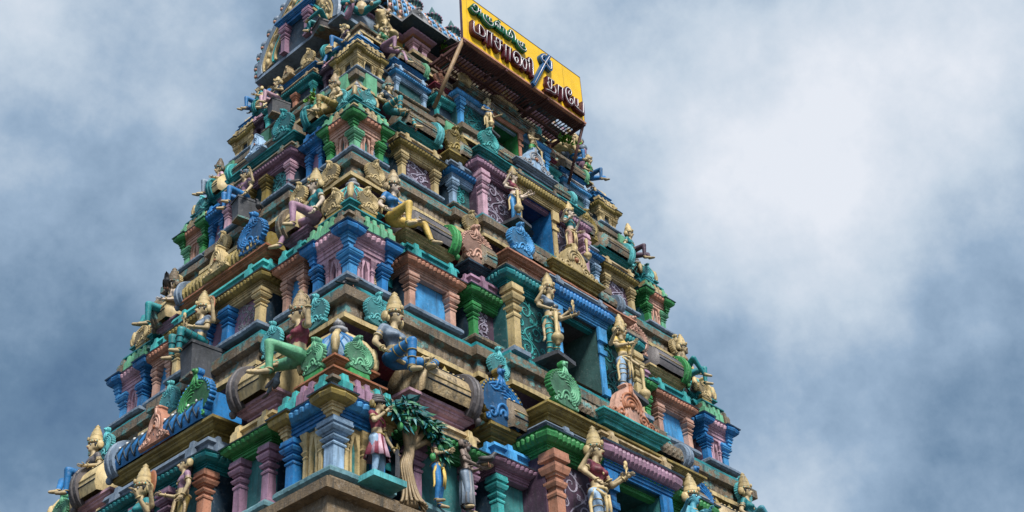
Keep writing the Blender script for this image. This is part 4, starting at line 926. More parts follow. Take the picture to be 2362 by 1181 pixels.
    for _, e_, w_, sx in hands:
        d = (w_-e_).normalized(); side = d.cross(Vector((0,-1,0))); side = side.normalized() if side.length > .1 else Vector((1,0,0)); fw = side.cross(d).normalized(); 
        if fw.y > 0: fw = -fw
        pe = w_+d*.075
        for i, ln in enumerate((.058, .066, .062, .048)):
            b0 = pe+side*((i-1.5)*.019); m1 = b0+d*ln*.6+fw*.008; m2_ = m1+d*ln*.45+fw*(.028+.006*(i % 2)); tube(hb, [b0-d*.02, b0, m1, m2_], .0095, skin, 5, r1=.006)
        b0 = w_+d*.03-side*(.03*sx); tube(hb, [b0+side*.015*sx, b0+d*.03-side*.022*sx+fw*.01, b0+d*.055-side*.03*sx+fw*.03], .011, skin, 5, r1=.007)
    if True:
        bm = bmesh.new(); bm.from_mesh(body); k0 = mats.index(skin)
        nv = [bm.verts.new(p) for p in hb.v]
        for f_ in hb.f:
            try: g_ = bm.faces.new([nv[i] for i in f_]); g_.material_index = k0; g_.smooth = True
            except ValueError: pass
        bm.to_mesh(body); bm.free()
    bo = bpy.data.objects.new('body', body); COL.objects.link(bo); bo.parent = root
    # painted eyes, brows, lips
    fm = MB()
    def on(x, zz):
        h = bb.ray_cast(Vector((H.x+x, -1, H.z+zz)), Vector((0,1,0))); return h[0] if h[0] is not None else H+Vector((x,-.1,zz))
    lx = lookx*.6
    for sx in (-1, 1):
        fm = MB(); q = on(lx+sx*.042, .005); ellip(fm, q, (.026,.009,.014), 'white', 8, 5); ellip(fm, q+Vector((lx*.1,-.006,0)), (.012,.006,.0125), 'black', 7, 4)
        br = [on(lx+sx*(.018+.05*i/4), .033+.012*math.sin(i/4*3)) + Vector((0,-.002,0)) for i in range(5)]; tube(fm, br, .0065, 'black', 4, r1=.003)
        li = [on(lx+sx*(.014+.055*i/4), .012+.008*math.sin(i/4*3.1)) + Vector((0,-.003,0)) for i in range(5)]; tube(fm, li, .004, 'black', 4); fm.build('eye', root)
    fm = MB(); ellip(fm, on(lx, -.058)+Vector((0,-.001,0)), (.026,.009,.0075), 'red', 8, 4); fm.build('lips', root)
    if beard: fm = MB(); ellip(fm, H+Vector((0,-.055,-.10)), (.055,.045,.07), 'grey', 8, 6); fm.build('beard', root)
    hm = MB(); ellip(hm, H+Vector((0,.028,.028)), (.113,.112,.105), hair, 12, 8)
    if crown in ('bun', 'turban'): ellip(hm, H+Vector((0,.09,.07)), (.06,.06,.06), hair, 9, 6)
    if crown in ('loose','bun'): ellip(hm, H+Vector((0,.08,-.06)), (.10,.06,.13), hair, 9, 6)
    hm.build('hair', root)
    if crown in ('tall', 'short', 'dome'):
        cm = MB(); h = {'tall': 1.0, 'short': .72, 'dome': .6}[crown]
        pr = [(.112,.045),(.122,.06),(.122,.085),(.108,.09),(.118,.10),(.118,.12),(.103,.125),(.108,.17),(.098,.175),(.104,.19),(.095,.22),(.097,.235),(.083,.24),(.086,.28),(.072,.285),(.076,.30),(.06,.34),(.062,.35),(.045,.36),(.035,.39),(.045,.405),(.02,.43),(.0,.46)]
        if crown == 'dome': pr = [(.112,.045),(.122,.06),(.122,.085),(.11,.09),(.125,.14),(.12,.20),(.09,.26),(.05,.30),(.03,.32),(.04,.34),(.0,.38)]
        lathe(cm, H+Vector((0,.015,0)), [(r, zz*h if zz > .1 else zz) for r, zz in pr], crownk, 14, lobes=7, la=.02)
        ellip(cm, H+Vector((0,-.115,.12)), (.03,.02,.045), crownk, 7, 5)
        for j in range(9): a_ = j*.35-1.4; ellip(cm, H+Vector((.118*math.sin(a_), .015-.118*math.cos(a_), .072)), (.012,.012,.016), 'salmon' if j % 2 else 'turquoise', 5, 3)
        cm.build('crown', root)
    if crown == 'turban':
        cm = MB()
        for i in range(4): tube(cm, [H+Vector(((.12-.012*i)*math.cos(t), .02+(.12-.012*i)*math.sin(t), .06+.035*i+.02*math.cos(t+i))) for t in np.linspace(0, 6.1, 14)], .032, 'grey', 6)
        ellip(cm, H+Vector((0,.01,.12)), (.11,.11,.08), 'grey', 10, 6); tube(cm, [H+Vector((.0,-.08,.14)), H+Vector((0,-.05,.28)), H+Vector((0,-.02,.40))], .02, 'slate', 6, r1=.006); cm.build('turban', root)
    if ears:
        for sx in (-1, 1):
            jm = MB(); ellip(jm, H+Vector((sx*.118,.02,-.045)), (.026,.034,.055), jewel, 8, 5); ellip(jm, H+Vector((sx*.15,.05,-.01)), (.03,.06,.085), crownk if crown in ('tall','short') else jewel, 9, 6); jm.build('ear_ornament', root)
    jm = MB(); tube(jm, [Vector((.075*math.cos(t), .01+.075*math.sin(t), .50+.02*math.sin(t))) for t in np.linspace(0, 6.2, 14)], .015, jewel, 5)
    tube(jm, [Vector((.11*math.cos(t), -.035-.10*math.sin(t)*.75, .43-.11*math.sin(t))) for t in np.linspace(.0, 3.14, 10)], .012, jewel, 5)
    ellip(jm, Vector((0,-.115,.31)), (.022,.014,.026), jewel, 6, 4); jm.build('necklace', root)
    jm = MB(); tube(jm, [Vector((.128*math.cos(t), .128*math.sin(t)*.95, .06)) for t in np.linspace(0, 6.28, 17)[:-1]], .022, jewel, 5, closed=True); ellip(jm, Vector((0,-.135,.055)), (.035,.015,.03), jewel, 7, 4); jm.build('belt', root)
    def ringp(c, d, r_, th, k, name, bm_=None):
        m_ = bm_ or MB(); x = d.orthogonal().normalized(); y = d.cross(x); tube(m_, [c+x*(r_*math.cos(t))+y*(r_*math.sin(t)) for t in np.linspace(0, 6.28, 11)[:-1]], th, k, 5, closed=True)
        if not bm_: m_.build(name, root)
    for S in 'LR':
        a_, b_ = J['elb'+S], J['wri'+S]; sh = Vector((-.19 if S == 'L' else .19, 0, .455))
        ringp(sh.lerp(a_, .62), (a_-sh).normalized(), .052, .012, jewel, 'armlet'); ringp(a_.lerp(b_, .88), (b_-a_).normalized(), .036, .012, jewel, 'bracelet')
        if rings:
            bm_ = MB()
            for p_, q_, ra, rb in ((J['hip'+S], J['knee'+S], .098, .068), (J['knee'+S], J['ank'+S], .066, .042)):
                for t_ in (.35, .62, .9): ringp(p_.lerp(q_, t_), (q_-p_).normalized(), ra+(rb-ra)*t_+.002, .009, rings, '', bm_)
            bm_.build('trouser_bands', root)
        ringp(J['ank'+S]+Vector((0,0,.02)), Vector((0,0,1)), .047, .012, jewel, 'anklet')
    if sash:
        s_ = MB()
        tube(s_, [Vector((-.14,-.06,.02)), Vector((-.05,-.12,-.06)), Vector((.05,-.12,-.06)), Vector((.14,-.06,.02))], .03, sash, 6)
        if legs is STAND or legs.get('ankL', (0,0,-.78))[2] < -.6:
            for x0_, x1_ in ((-.03,-.05), (.05,.04)): tube(s_, [Vector((x0_,-.125,-.03)), Vector((x1_,-.15,-.25)), Vector((x1_*1.3,-.13,-.48))], .028, sash, 6, r1=.016)
            for sx in (-1, 1): tube(s_, [Vector((sx*.14,-.03,.02)), Vector((sx*.22,.0,-.2)), Vector((sx*.20,.0,-.46)), Vector((sx*.25,0,-.55))], .03, sash, 6, r1=.018)
        s_.build('sash', root)
    if mace is not None:
        mx_, my_, z0_, z1_ = mace; m_ = MB(); L_ = z1_-z0_
        lathe(m_, (mx_, my_, z0_), [(.02,0),(.05,.01),(.035,.04),(.085,.08),(.105,.14),(.10,.20),(.06,.25),(.03,.27),(.045,.29),(.026,.31),(.034,L_*.7),(.05,L_*.9),(.035,L_*.95),(.0,L_)], 'cream', 12, lobes=6, la=.03); m_.build('mace', root)
    if halo:
        m_ = MB(); ellip(m_, H+Vector((0,.11,.10)), (.20,.03,.26), halo, 16, 8); m_.build('halo', root)
    if skirt:
        ka, kb, zl, rl = skirt; m_ = MB(); n_ = 36; vs_ = []; pr_ = [(.135,.08),(.15,-.02),(.5*(.15+rl),zl*.55),(rl,zl),(rl*.93,zl-.005)]
        for r_, z_ in pr_:
            for j in range(n_):
                t = 2*math.pi*j/n_; q = r_*(1+(.09*min(1, -z_*4 if z_ < 0 else 0))*math.cos(t*9)); vs_.append(Vector((q*math.cos(t), q*.85*math.sin(t)-.01, z_)))
        for kk, par_ in ((ka, 0), (kb, 1)):
            m_.add(vs_, [(i*n_+j, i*n_+(j+1) % n_, (i+1)*n_+(j+1) % n_, (i+1)*n_+j) for i in range(len(pr_)-1) for j in range(n_) if ((j//2) % 2) == par_], kk, True)
        m_.build('skirt', root, recalc=False)
    if seat:
        k_, dx, dy, dz = seat; m_ = MB(); ff = Fr((0,0,0), (1,0,0), (0,-1,0)); dx *= .86; box(m_, ff, -dx*.8, dx*.8, -.35, dy*.8, -.09-dz, -.14, k_, t=-dx*.2); box(m_, ff, -dx*1.06, dx*1.06, -.35, dy*1.06, -.139, -.08, k_); box(m_, ff, -dx*.95, dx*.95, -.35, dy*.95, -.17, -.141, 'stone'); box(m_, ff, -dx*.86, dx*.86, -.35, dy*.86, -.14-dz, -.091-dz, 'stone'); m_.build('seat_block', root)
    if extra: extra(root, J, H)
    return root
def hold(kind, S, k='cream', off=(0,-.02,.1)):
    def fn(root, J, H):
        c = Vector(J[S]); c = c+Vector(off)*.6; m = MB()
        if kind == 'bud': tube(m, [c+Vector((0,0,-.1)), c+Vector((0,0,.12))], .012, k, 6); ellip(m, c+Vector((0,0,.16)), (.03,.03,.06), k, 8, 5); ellip(m, c+Vector((.03,0,.10)), (.02,.015,.045), k, 6, 4); ellip(m, c+Vector((-.03,0,.10)), (.02,.015,.045), k, 6, 4)
        if kind == 'disc': lathe(m, c+Vector((0,0,.1)), [(.0,-.02),(.09,-.015),(.09,.015),(0,.02)], k, 14, ax=(Vector((1,0,0)), Vector((0,0,1)), Vector((0,-1,0))))
        if kind == 'drum': lathe(m, c, [(.0,-.13),(.10,-.13),(.05,0),(.10,.13),(0,.13)], k, 12, ax=(Vector((0,0,1)), Vector((0,1,0)), Vector((1,0,0))))
        if kind == 'sword': prism(m, Fr(c, (1,0,0), (0,-1,0)), [(-.03,0),(.03,0),(.06,-.4),(.03,-.62),(.0,-.66),(-.04,-.55),(-.025,-.3)], -.02, .02, k); tube(m, [c+Vector((-.05,0,0)), c+Vector((.05,0,0))], .02, 'gold', 6); tube(m, [c, c+Vector((0,0,.12))], .018, 'gold', 6); tube(m, [c+Vector((.05,0,0)), c+Vector((.08,0,.06)), c+Vector((.0,0,.13))], .01, 'gold', 5)
        if kind == 'tray': lathe(m, c, [(.0,-.02),(.12,-.01),(.14,.01),(0,.012)], k, 12)
        m.build({'bud':'flower_bud','disc':'discus','drum':'hand_drum','sword':'sword','tray':'tray'}[kind], root)
    return fn
UP = lambda sx, x=.30, z=.50, w=(.34,-.10,.72): {('elb'+('L' if sx < 0 else 'R')): (sx*x, -.02, z-.25), ('wri'+('L' if sx < 0 else 'R')): (sx*w[0], w[1], w[2]-.2)}

def bird(label, fr, u, v, z, kind, sc=1.0, turn=0.0, perch=None):
    k, k2 = ('slate', 'black') if kind == 'crow' else ('slab', 'grey')
    root = empty(kind, fr.P(u, v, z), label, 'bird', 'live birds perched on the tower'); n = fr.v
    root.rotation_euler = (0, 0, math.atan2(n.x, -n.y)+turn); root.scale = (sc,)*3
    vs = []; fs = []
    capsule(vs, fs, (0,-.05,.13), (0,.06,.10), .055, .048, 12); capsule(vs, fs, (0,.06,.10), (0,.16,.06), .046, .018, 10); capsule(vs, fs, (0,-.06,.15), (0,-.10,.20), .042, .034, 10); capsule(vs, fs, (0,-.10,.205), (0,-.115,.205), .036, .03, 10)
    me = bpy.data.meshes.new('src'); me.from_pydata([tuple(q) for q in vs], [], fs); ob = bpy.data.objects.new('bird_tmp', me); COL.objects.link(ob)
    rm = ob.modifiers.new('r', 'REMESH'); rm.mode = 'VOXEL'; rm.voxel_size = .01; rm.use_smooth_shade = True; sm = ob.modifiers.new('s', 'SMOOTH'); sm.iterations = 2
    dg = bpy.context.evaluated_depsgraph_get(); dg.update(); b = bpy.data.meshes.new_from_object(ob.evaluated_get(dg)); bpy.data.objects.remove(ob)
    b.materials.clear(); b.materials.append(M(k)); bo = bpy.data.objects.new('body', b); COL.objects.link(bo); bo.parent = root
    m = MB(); ellip(m, (0,.22,.04), (.03,.09,.012), k2, 8, 4); m.build('tail', root)
    m = MB()
    for s in (-1, 1): ellip(m, (s*.048,.04,.115), (.014,.12,.04), k2, 9, 5)
    m.build('wings', root)
    m = MB(); lathe(m, (0,-.14,.203), [(.014,0),(.012,.02),(.0,.06)], 'black', 7, ax=(Vector((1,0,0)), Vector((0,0,1)), Vector((0,-1,-.15)))); m.build('beak', root)
    m = MB()
    for s in (-1, 1):
        tube(m, [(s*.02,.0,.07), (s*.022,-.01,.0)], .006, 'salmon', 5); ellip(m, (s*.02,-.115,.215), (.006,.006,.006), 'orange', 5, 3)
        for q in (-.018, 0, .018): tube(m, [(s*.022,-.01,.004), (s*.022+q,-.04,.002)], .004, 'salmon', 4)
    m.build('legs', root)
def weed(label, fr, u, v, z, sc, n, seed, hang=.3):
    rnd = random.Random(seed); root = empty('wild_plant', fr.P(u, v, z), label, 'plant', 'wild plants rooted in the ledges'); nn = fr.v; root.rotation_euler = (0, 0, math.atan2(nn.x, -nn.y))
    st = MB(); lf = MB()
    for i in range(n):
        d = Vector((rnd.uniform(-.8,.8), -rnd.uniform(.2,.8), rnd.uniform(-hang,.9))).normalized()*sc*rnd.uniform(.6,1); e = d+Vector((0,0,-.15*sc)); tube(st, [(0,0,0), d*.5, e], .008, 'wood', 4, r1=.004)
        for j in range(7):
            c = (d*.5).lerp(e, rnd.random()*1.1) if j % 3 else d*rnd.uniform(.2,.6); a = Vector((rnd.uniform(-1,1), rnd.uniform(-1,.2), rnd.uniform(-.9,.5))).normalized(); L_ = sc*rnd.uniform(.22,.36); x = a.cross(Vector((0,-.4,1))).normalized()*L_*.34; nr = a.cross(x).normalized()
            lf.add([c, c+a*L_*.35+x+nr*.02, c+a*L_*.75+x*.7, c+a*L_-nr*.04, c+a*L_*.75-x*.7, c+a*L_*.35-x+nr*.02], [(0,1,2,3),(0,3,4,5)], M_LEAF)
    st.build('stem', root); lf.build('leaves', root, recalc=False)
def lion(label, fr, u, v, z, sc, turn):
    root = empty('lion_statue', fr.P(u, v, z), label, 'lion statue', 'lion statues on the top ledge'); n = fr.v; root.rotation_euler = (0, 0, math.atan2(n.x, -n.y)+turn); root.scale = (sc,)*3
    vs = []; fs = []; C = lambda *a: capsule(vs, fs, *a)
    C((0,.45,.22), (0,-.05,.34), .17, .19); C((0,-.05,.36), (0,-.20,.52), .18, .17); C((0,-.22,.58), (0,-.36,.54), .17, .10); C((0,-.38,.50), (0,-.42,.49), .08, .07)
    for s in (-1, 1):
        C((s*.13,-.12,.28), (s*.14,-.2,.02), .075, .05); C((s*.14,-.2,.03), (s*.14,-.30,.03), .05, .045); C((s*.16,.40,.18), (s*.2,.22,.12), .13, .09); C((s*.2,.24,.10), (s*.2,.10,.04), .06, .045); C((s*.12,-.2,.70), (s*.14,-.2,.74), .045, .03)
    C((0,.58,.15), (.1,.72,.35), .035, .03); C((.1,.72,.35), (.05,.66,.52), .03, .05)
    me = bpy.data.meshes.new('src'); me.from_pydata([tuple(q) for q in vs], [], fs); ob = bpy.data.objects.new('lion_tmp', me); COL.objects.link(ob)
    rm = ob.modifiers.new('r', 'REMESH'); rm.mode = 'VOXEL'; rm.voxel_size = .02; rm.use_smooth_shade = True; sm = ob.modifiers.new('s', 'SMOOTH'); sm.iterations = 2
    dg = bpy.context.evaluated_depsgraph_get(); dg.update(); b = bpy.data.meshes.new_from_object(ob.evaluated_get(dg)); bpy.data.objects.remove(ob)
    b.materials.clear(); b.materials.append(M('cream')); bo = bpy.data.objects.new('body', b); COL.objects.link(bo); bo.parent = root
    m = MB(); rnd = random.Random(3)
    for i in range(34):
        a = i*.37; rr = .15+.05*(i % 3); p = Vector((rr*math.cos(a), -.2+.08*(i % 3), .56+rr*1.05*math.sin(a))); ellip(m, p, (.05,.05,.05), 'sand', 6, 4)
    m.build('mane', root); m = MB()
    for s in (-1, 1): ellip(m, (s*.065,-.375,.60), (.03,.02,.025), 'white', 7, 4); ellip(m, (s*.067,-.393,.60), (.014,.01,.014), 'black', 6, 4)
    ellip(m, (0,-.475,.525), (.035,.02,.025), 'black', 7, 4); ellip(m, (0,-.455,.455), (.05,.03,.014), 'red', 7, 4); m.build('face_paint', root)
def stucco_tree(fr, u, v, z):
    root = empty('tree_sculpture', fr.P(u, v, z), 'stucco mango tree with tan fluted trunk and drooping green leaves beside the turbaned soldier', 'tree sculpture'); rnd = random.Random(4)
    m = MB()
    tr = [Vector((.06,0,-.1)), Vector((.02,0,.2)), Vector((-.03,0,.45)), Vector((.02,-.02,.66)), Vector((.06,-.03,.82))]
    cv = lambda a, n=5: [Vector((*catmull([(p.x, p.z) for p in a], n)[i], 0)) for i in range((len(a)-1)*n+1)]
    c = [Vector((p.x, 0, p.y)) for p in cv(tr)]
    tube(m, c, .115, 'bark', 14, r1=.07)
    for i in range(9):
        t = -.2-2.7*i/8; tube(m, [p+Vector(((.11-.045*j/20+.12*max(0, 1-j/6)**2)*math.cos(t), (.11-.045*j/20+.12*max(0, 1-j/6)**2)*math.sin(t), 0)) for j, p in enumerate(c)],   .022, 'bark', 5, r1=.012)
    limbs = []
    for d in ((-.36,-.08,.40), (-.16,-.15,.50), (.12,-.1,.48), (.34,-.1,.34), (.48,-.05,.14)):
        e = c[-1]+Vector(d); mid = c[-1].lerp(e, .5)+Vector((0,-.04,.06)); tube(m, [c[-2], c[-1]+Vector((d[0]*.1,0,0)), mid, e],   .07, 'bark', 7, r1=.03); limbs.append((mid, e))
    m.build('trunk', root)
    m = MB()
    for mid, e in limbs:
        for b_ in (e, mid.lerp(e, .6), e+Vector((.05,-.05,-.15)), e+Vector((-.1,-.02,.04))):
            for i in range(15):
                a = Vector((rnd.uniform(-1,1), -rnd.uniform(.1,1), rnd.uniform(-1.3,.35))).normalized(); L_ = rnd.uniform(.15,.25); x = a.cross(Vector((0,-1,.3))).normalized()*L_*.2; c0 = b_+Vector((rnd.uniform(-.08,.08), rnd.uniform(-.06,.03), rnd.uniform(-.05,.05))); nr = Vector((0,-.02,0))
                m.add([c0, c0+a*L_*.4+x, c0+a*L_+Vector((0,0,-.03)), c0+a*L_*.4-x, c0+a*L_*.5+nr], [(0,1,4),(1,2,4),(2,3,4),(3,0,4)], ('teal','teal_deep','darkgreen')[i % 3])
    m.build('crown', root, recalc=False)
    for i, (x, zz) in enumerate(((-.25,1.1),(-.05,.98),(.25,1.08),(.45,.85),(.55,.92),(.3,.66),(-.3,.92))):
        mm = MB(); ellip(mm, (x,-.20,zz), (.045,.045,.065), 'green', 8, 6); tube(mm, [(x,-.20,zz+.06), (x+.01,-.16,zz+.16)], .006, 'wood', 4); mm.build('mango', root)

def build_statues():
    F = [frames(t)['front'] for t in TIER]; L = [frames(t)['left'] for t in TIER]; RT = [frames(t)['right'] for t in TIER]
    fg = figure; rv = mirror
    g = 'painted stucco figures on the tower'
    def guard(k, sx, label, **kw):
        sc = [1.03, .90, .70, .53][k]; z0 = [9.74, 13.45, 16.80, 19.46][k]; u = sx*[1.22, .97, .80, .66][k]; bd = BD[k]
        arms = dict(HANG); arms.update(kw.pop('arms', {}))
        fr = F[k]; m = MB()
        o = fg('guardian_statue', label, fr, u, bd+.16*sc, z0+.82*sc, sc, kw.pop('legs', STAND if sx < 0 else rv(STAND)), arms, cat='guardian statue', turn=kw.pop('turn', .15), group='four-armed guardians beside the doorways', lookx=.02, **kw)
        m = MB(); box(m, Fr((0,0,0),(1,0,0),(0,-1,0)), -.25, .30, -.25, .26, -.92, -.835, 'slate'); m.build('foot_slab', o); return o
    raise_ = dict(elbL=(-.30,.0,.26), wriL=(-.27,-.18,.05), elbR=(.30,-.06,.24), wriR=(.36,-.24,.34))
    back4 = dict(elbL=(-.33,.04,.30), wriL=(-.30,-.10,.52), elbR=(.33,.04,.26), wriR=(.42,-.12,.40))
    macearm = dict(elbL=(-.30,.02,.22), wriL=(-.20,-.20,.08), elbR=(.29,-.04,.20), wriR=(.34,-.26,.22))
    guard(0, -1, 'guardian in maroon blouse and blue trousers, left of the lowest doorway', top='maroon', leg='paleblue', sash='cream', female=True, arms2=back4, arms=raise_, extra=hold('bud', 'wriR', off=(.04,-.02,.12)), rings='cream')
    guard(0, 1, 'blue-faced guardian with tall cream crown right of the lowest doorway', skin='skinblue', top='skinblue', leg='yellow', sash='cream', arms2=rv(back4), arms=rv(macearm), mace=(.34,-.24,-.72,.1), rings='cream')
    guard(1, -1, 'mace-bearing guardian in blue blouse and turquoise trousers, left of the blue-framed grey doorway', top='slab', leg='turquoise', sash='sand', female=True, arms2=back4, arms=macearm, mace=(-.20,-.24,-.72,.06), rings='cream', extra=hold('bud', 'wriR', off=(.10,.02,.30)))
    guard(1, 1, 'guardian in yellow blouse and light blue trousers, right of the blue-framed grey doorway', top='yellow', leg='paleblue', sash='cream', female=True, arms2=rv(back4), arms=dict(elbL=(-.27,-.05,.22), wriL=(-.08,-.22,.30), elbR=(.3,.0,.2), wriR=(.36,-.16,.02)), mace=(.38,-.16,-.76,.02), rings='cream', extra=hold('disc', 'wriL', off=(-.2,.1,.35)))
    guard(2, -1, 'guardian in red waistcoat and blue trousers with a mace, left of the deep blue doorway', skin='skinpale', top='maroon', leg='skyblue', sash='cream', arms2=back4, arms=macearm, mace=(-.20,-.24,-.72,.06))
    guard(2, 1, 'guardian with teal armlets and salmon legs holding a mace, right of the deep blue doorway', skin='skinpale', top='teal', leg='peach', sash='cream', arms2=rv(back4), arms=rv(macearm), mace=(.40,-.2,-.76,.0))
    guard(3, -1, 'small guardian in blue blouse and white skirt, left of the green doorway below the signboard', skin='skin', top='blue', leg='cream', sash='cream', crown='short', arms=macearm, mace=(-.18,-.24,-.70,.0), crownk='cream')
    guard(3, 1, 'small guardian in green banded trousers with a mace, right of the green doorway', skin='skin', top='skin', leg='green', crown='short', crownk='bark', rings='cream', arms=dict(elbL=(-.26,-.08,.20), wriL=(-.06,-.18,.26), elbR=(.3,0,.22), wriR=(.36,-.1,.0)), mace=(.38,-.12,-.72,.0))
    # seated pairs by the corner turrets
    sup = dict(elbL=(-.30,.04,.20), wriL=(-.22,-.14,-.02), elbR=(.34,-.04,.22), wriR=(.30,-.18,.42))
    rest = dict(elbL=(-.28,.06,.20), wriL=(-.32,-.12,-.02), elbR=(.30,.02,.20), wriR=(.34,-.22,.10))
    ra = dict(elbL=(-.28,.02,.20), wriL=(-.26,-.1,-.04), elbR=(.36,-.04,.36), wriR=(.44,-.1,.62))
    fg('seated_statue', 'seated woman in grey-blue blouse and gold-banded blue trousers, right of the lowest corner cupola', F[0], -4.57, -.12, 11.94, 1.05, LALITA, rest, female=True, top='slab', leg='blue', rings='gold', crownk='cream', turn=.1, sash='cream', lookx=.02)
    fg('seated_statue', 'seated woman in maroon blouse and sea-green trousers, left of the lowest corner cupola', L[0], 2.90, -.12, 11.89, 1.05, rv(LALITA), dict(elbR=(.36,-.02,.30), wriR=(.42,-.05,.58), elbL=(-.30,.04,.18), wriL=(-.24,-.22,-.0)), female=True, top='maroon', leg='mint', crownk='sand', turn=-.35, lookx=-.03)
    fg('seated_statue', 'pale-faced seated figure in blue coat and yellow trousers, beside the pink and blue corner turret', F[1], -3.98, -.09, 15.14, .92, SPREAD, rest, skin='skinpale', top='blue', leg='yellow', turn=.15, crownk='sand', female=True)
    fg('seated_statue', 'seated figure in teal jacket with lilac-grey legs, beside the pink and blue corner turret', L[1], 2.18, -.09, 15.18, .92, rv(SPREAD), rv(ra), skin='skinpale', top='teal', leg='lilac', turn=-.3, crownk='cream')
    fg('seated_statue', 'seated figure in dark vest and turquoise banded leggings, right of the green-pillared corner turret', F[2], -3.50, -.09, 18.24, .72, SPREAD, rest, top='navy', leg='teal', rings='cream', turn=.2, crownk='stone')
    fg('seated_statue', 'seated figure with tall cream crown and mustard leggings, left of the green-pillared corner turret', L[2], 1.86, -.09, 18.16, .72, rv(LALITA), rv(rest), top='skin', leg='gold', rings='cream', turn=-.3, crownk='bark')
    fg('seated_statue', 'seated figure in green shirt and grey-pink trousers, right of the yellow corner turret', F[3], -3.05, -.08, 20.50, .64, SPREAD, rest, top='darkgreen', leg='lilac', crown='dome', turn=.2)
    fg('seated_statue', 'seated figure in purple vest and blue trousers, left of the yellow corner turret', L[3], 1.42, -.08, 20.36, .64, rv(SPREAD), rv(ra), top='plum', leg='blue', crown='dome', turn=-.3)
    # far corners seen on the outlines of the tower
    fg('seated_statue', 'seated woman with tall crown at the right-hand outline of the lowest tier', F[0], 4.40, -.2, 12.12, .92, rv(TUCK), rest, female=True, top='teal', leg='skinblue', turn=.3)
    fg('seated_statue', 'seated figure with teal legs at the right-hand outline beside the blue and pink far turret', F[1], 3.92, -.15, 15.45, .80, rv(TUCK), rest, top='sand', leg='teal', turn=.3)
    fg('seated_statue', 'seated figure with dark brown legs at the right-hand outline above the far green turret', F[2], 3.50, -.15, 18.50, .72, TUCK, rest, top='teal', leg='plum', turn=.3)
    fg('seated_statue', 'small seated figure with blue trousers at the right-hand outline above the far yellow turret', F[3], 3.12, -.12, 20.74, .64, TUCK, rest, top='green', leg='blue', turn=.3, crown='short')
    fg('seated_statue', 'seated crowned figure with blue legs at the far left outline of the lowest tier', L[0], -2.50, -.2, 12.05, .92, rv(TUCK), rest, top='grey', leg='blue', turn=-.2, crownk='cream')
    fg('seated_statue', 'seated figure with teal legs at the left outline, a crow by its head', L[1], -1.86, -.15, 15.3, .92, rv(TUCK), rest, skin='skinpale', top='skinpale', leg='teal', turn=-.3, crownk='stone')
    fg('seated_statue', 'seated figure with dark crown and pale sash at the left outline beside the purple pavilion', L[2], -1.62, -.15, 18.35, .70, rv(TUCK), rest, top='pink', leg='slab', turn=-.3, crownk='stone')
    fg('seated_statue', 'little seated figure in blue at the left outline above the teal pavilion', L[3], -1.25, -.1, 20.6, .62, rv(TUCK), rest, top='teal', leg='blue', turn=-.3, crown='loose')
    # figures seated on blocks on the left face
    fg('seated_goddess', 'four-armed goddess with orange halo and teal trousers seated on a grey block', L[1], .10, .46, 13.52, .92, SIT, dict(elbL=(-.28,-.02,.18), wriL=(-.22,-.26,.06), elbR=(.26,-.04,.18), wriR=(.12,-.22,.22)), female=True, top='slab', leg='teal', rings='darkteal', halo='orange', arms2=dict(elbL=(-.34,.02,.30), wriL=(-.38,-.08,.62), elbR=(.34,.02,.30), wriR=(.40,-.06,.60)), seat=('slate', .22, .24, .60), turn=-.1, cat='goddess statue', extra=hold('bud', 'wriL', off=(-.2,.2,.9)))
    fg('seated_statue', 'figure with blue knee raised seated on a dark block on the left face', L[2], .06, .40, 16.86, .74, SIT, rv(ra), top='lilac', leg='blue', seat=('slate', .20, .22, .55), turn=-.2, crown='dome', crownk='slab', arms2=dict(elbL=(-.34,.02,.26), wriL=(-.40,-.1,.50), elbR=(.34,.02,.3), wriR=(.36,-.06,.55)))
    fg('seated_statue', 'figure in pink skirt playing seated on a green-grey block on the left face', L[3], -.03, .34, 19.66, .62, SIT, rest, top='navy', leg='pink', seat=('slate', .20, .22, .5), turn=-.25, crown='short')
    fg('seated_musician', 'drummer with teal trousers seated on a grey block below the horseshoe gable', L[4], .80, .36, 21.42, .66, ROYAL, dict(elbL=(-.30,-.06,.22), wriL=(-.30,-.30,.10), elbR=(.32,-.02,.28), wriR=(.34,-.14,.46)), top='skin', leg='teal', seat=('grey', .3, .3, .22), turn=-.3, crown='dome', cat='statue', extra=hold('drum', 'wriL', 'teal', off=(0,-.1,-.1)))
    fg('seated_goddess', 'goddess in teal blouse with orange halo at the lower left of the tower', L[0], .45, .62, 9.86, .95, SIT, dict(elbL=(-.3,0,.2), wriL=(-.26,-.2,.3), elbR=(.3,-.02,.22), wriR=(.34,-.2,.42)), female=True, top='teal', leg='blue', halo='orange', seat=('stone', .34, .3, .5), turn=-.2, cat='goddess statue', arms2=dict(elbL=(-.34,.02,.26), wriL=(-.46,-.1,.22), elbR=(.34,.02,.3), wriR=(.44,-.06,.50)))
    fg('standing_statue', 'bare-waisted attendant with black hair bun standing beside the lower left goddess', L[0], .98, .30, 10.28, .78, STAND, dict(elbL=(-.28,-.04,.2), wriL=(-.34,-.26,.24)), top='lilac', leg='gold', crown='bun', turn=-.4, sash='sand')
    # small scene right of the lowest corner turret
    def soldier_arm(root, J, H): hold('sword', 'wriR', 'slate', off=(.0,-.1,-.0))(root, J, H)
    fg('soldier_statue', 'turbaned soldier in maroon tunic and striped skirt, hand raised to his mouth', F[0], -5.08, .10, 9.80+.82*.74, .74, STAND, dict(elbR=(.30,.0,.2), wriR=(.38,-.12,-.06), elbL=(-.27,-.10,.22), wriL=(-.05,-.20,.50)), top='maroon', leg='paleblue', skirt=('maroon','pink',-.40,.24), crown='turban', turn=.35, extra=soldier_arm, cat='soldier statue', jewel='gold', lookx=.03)
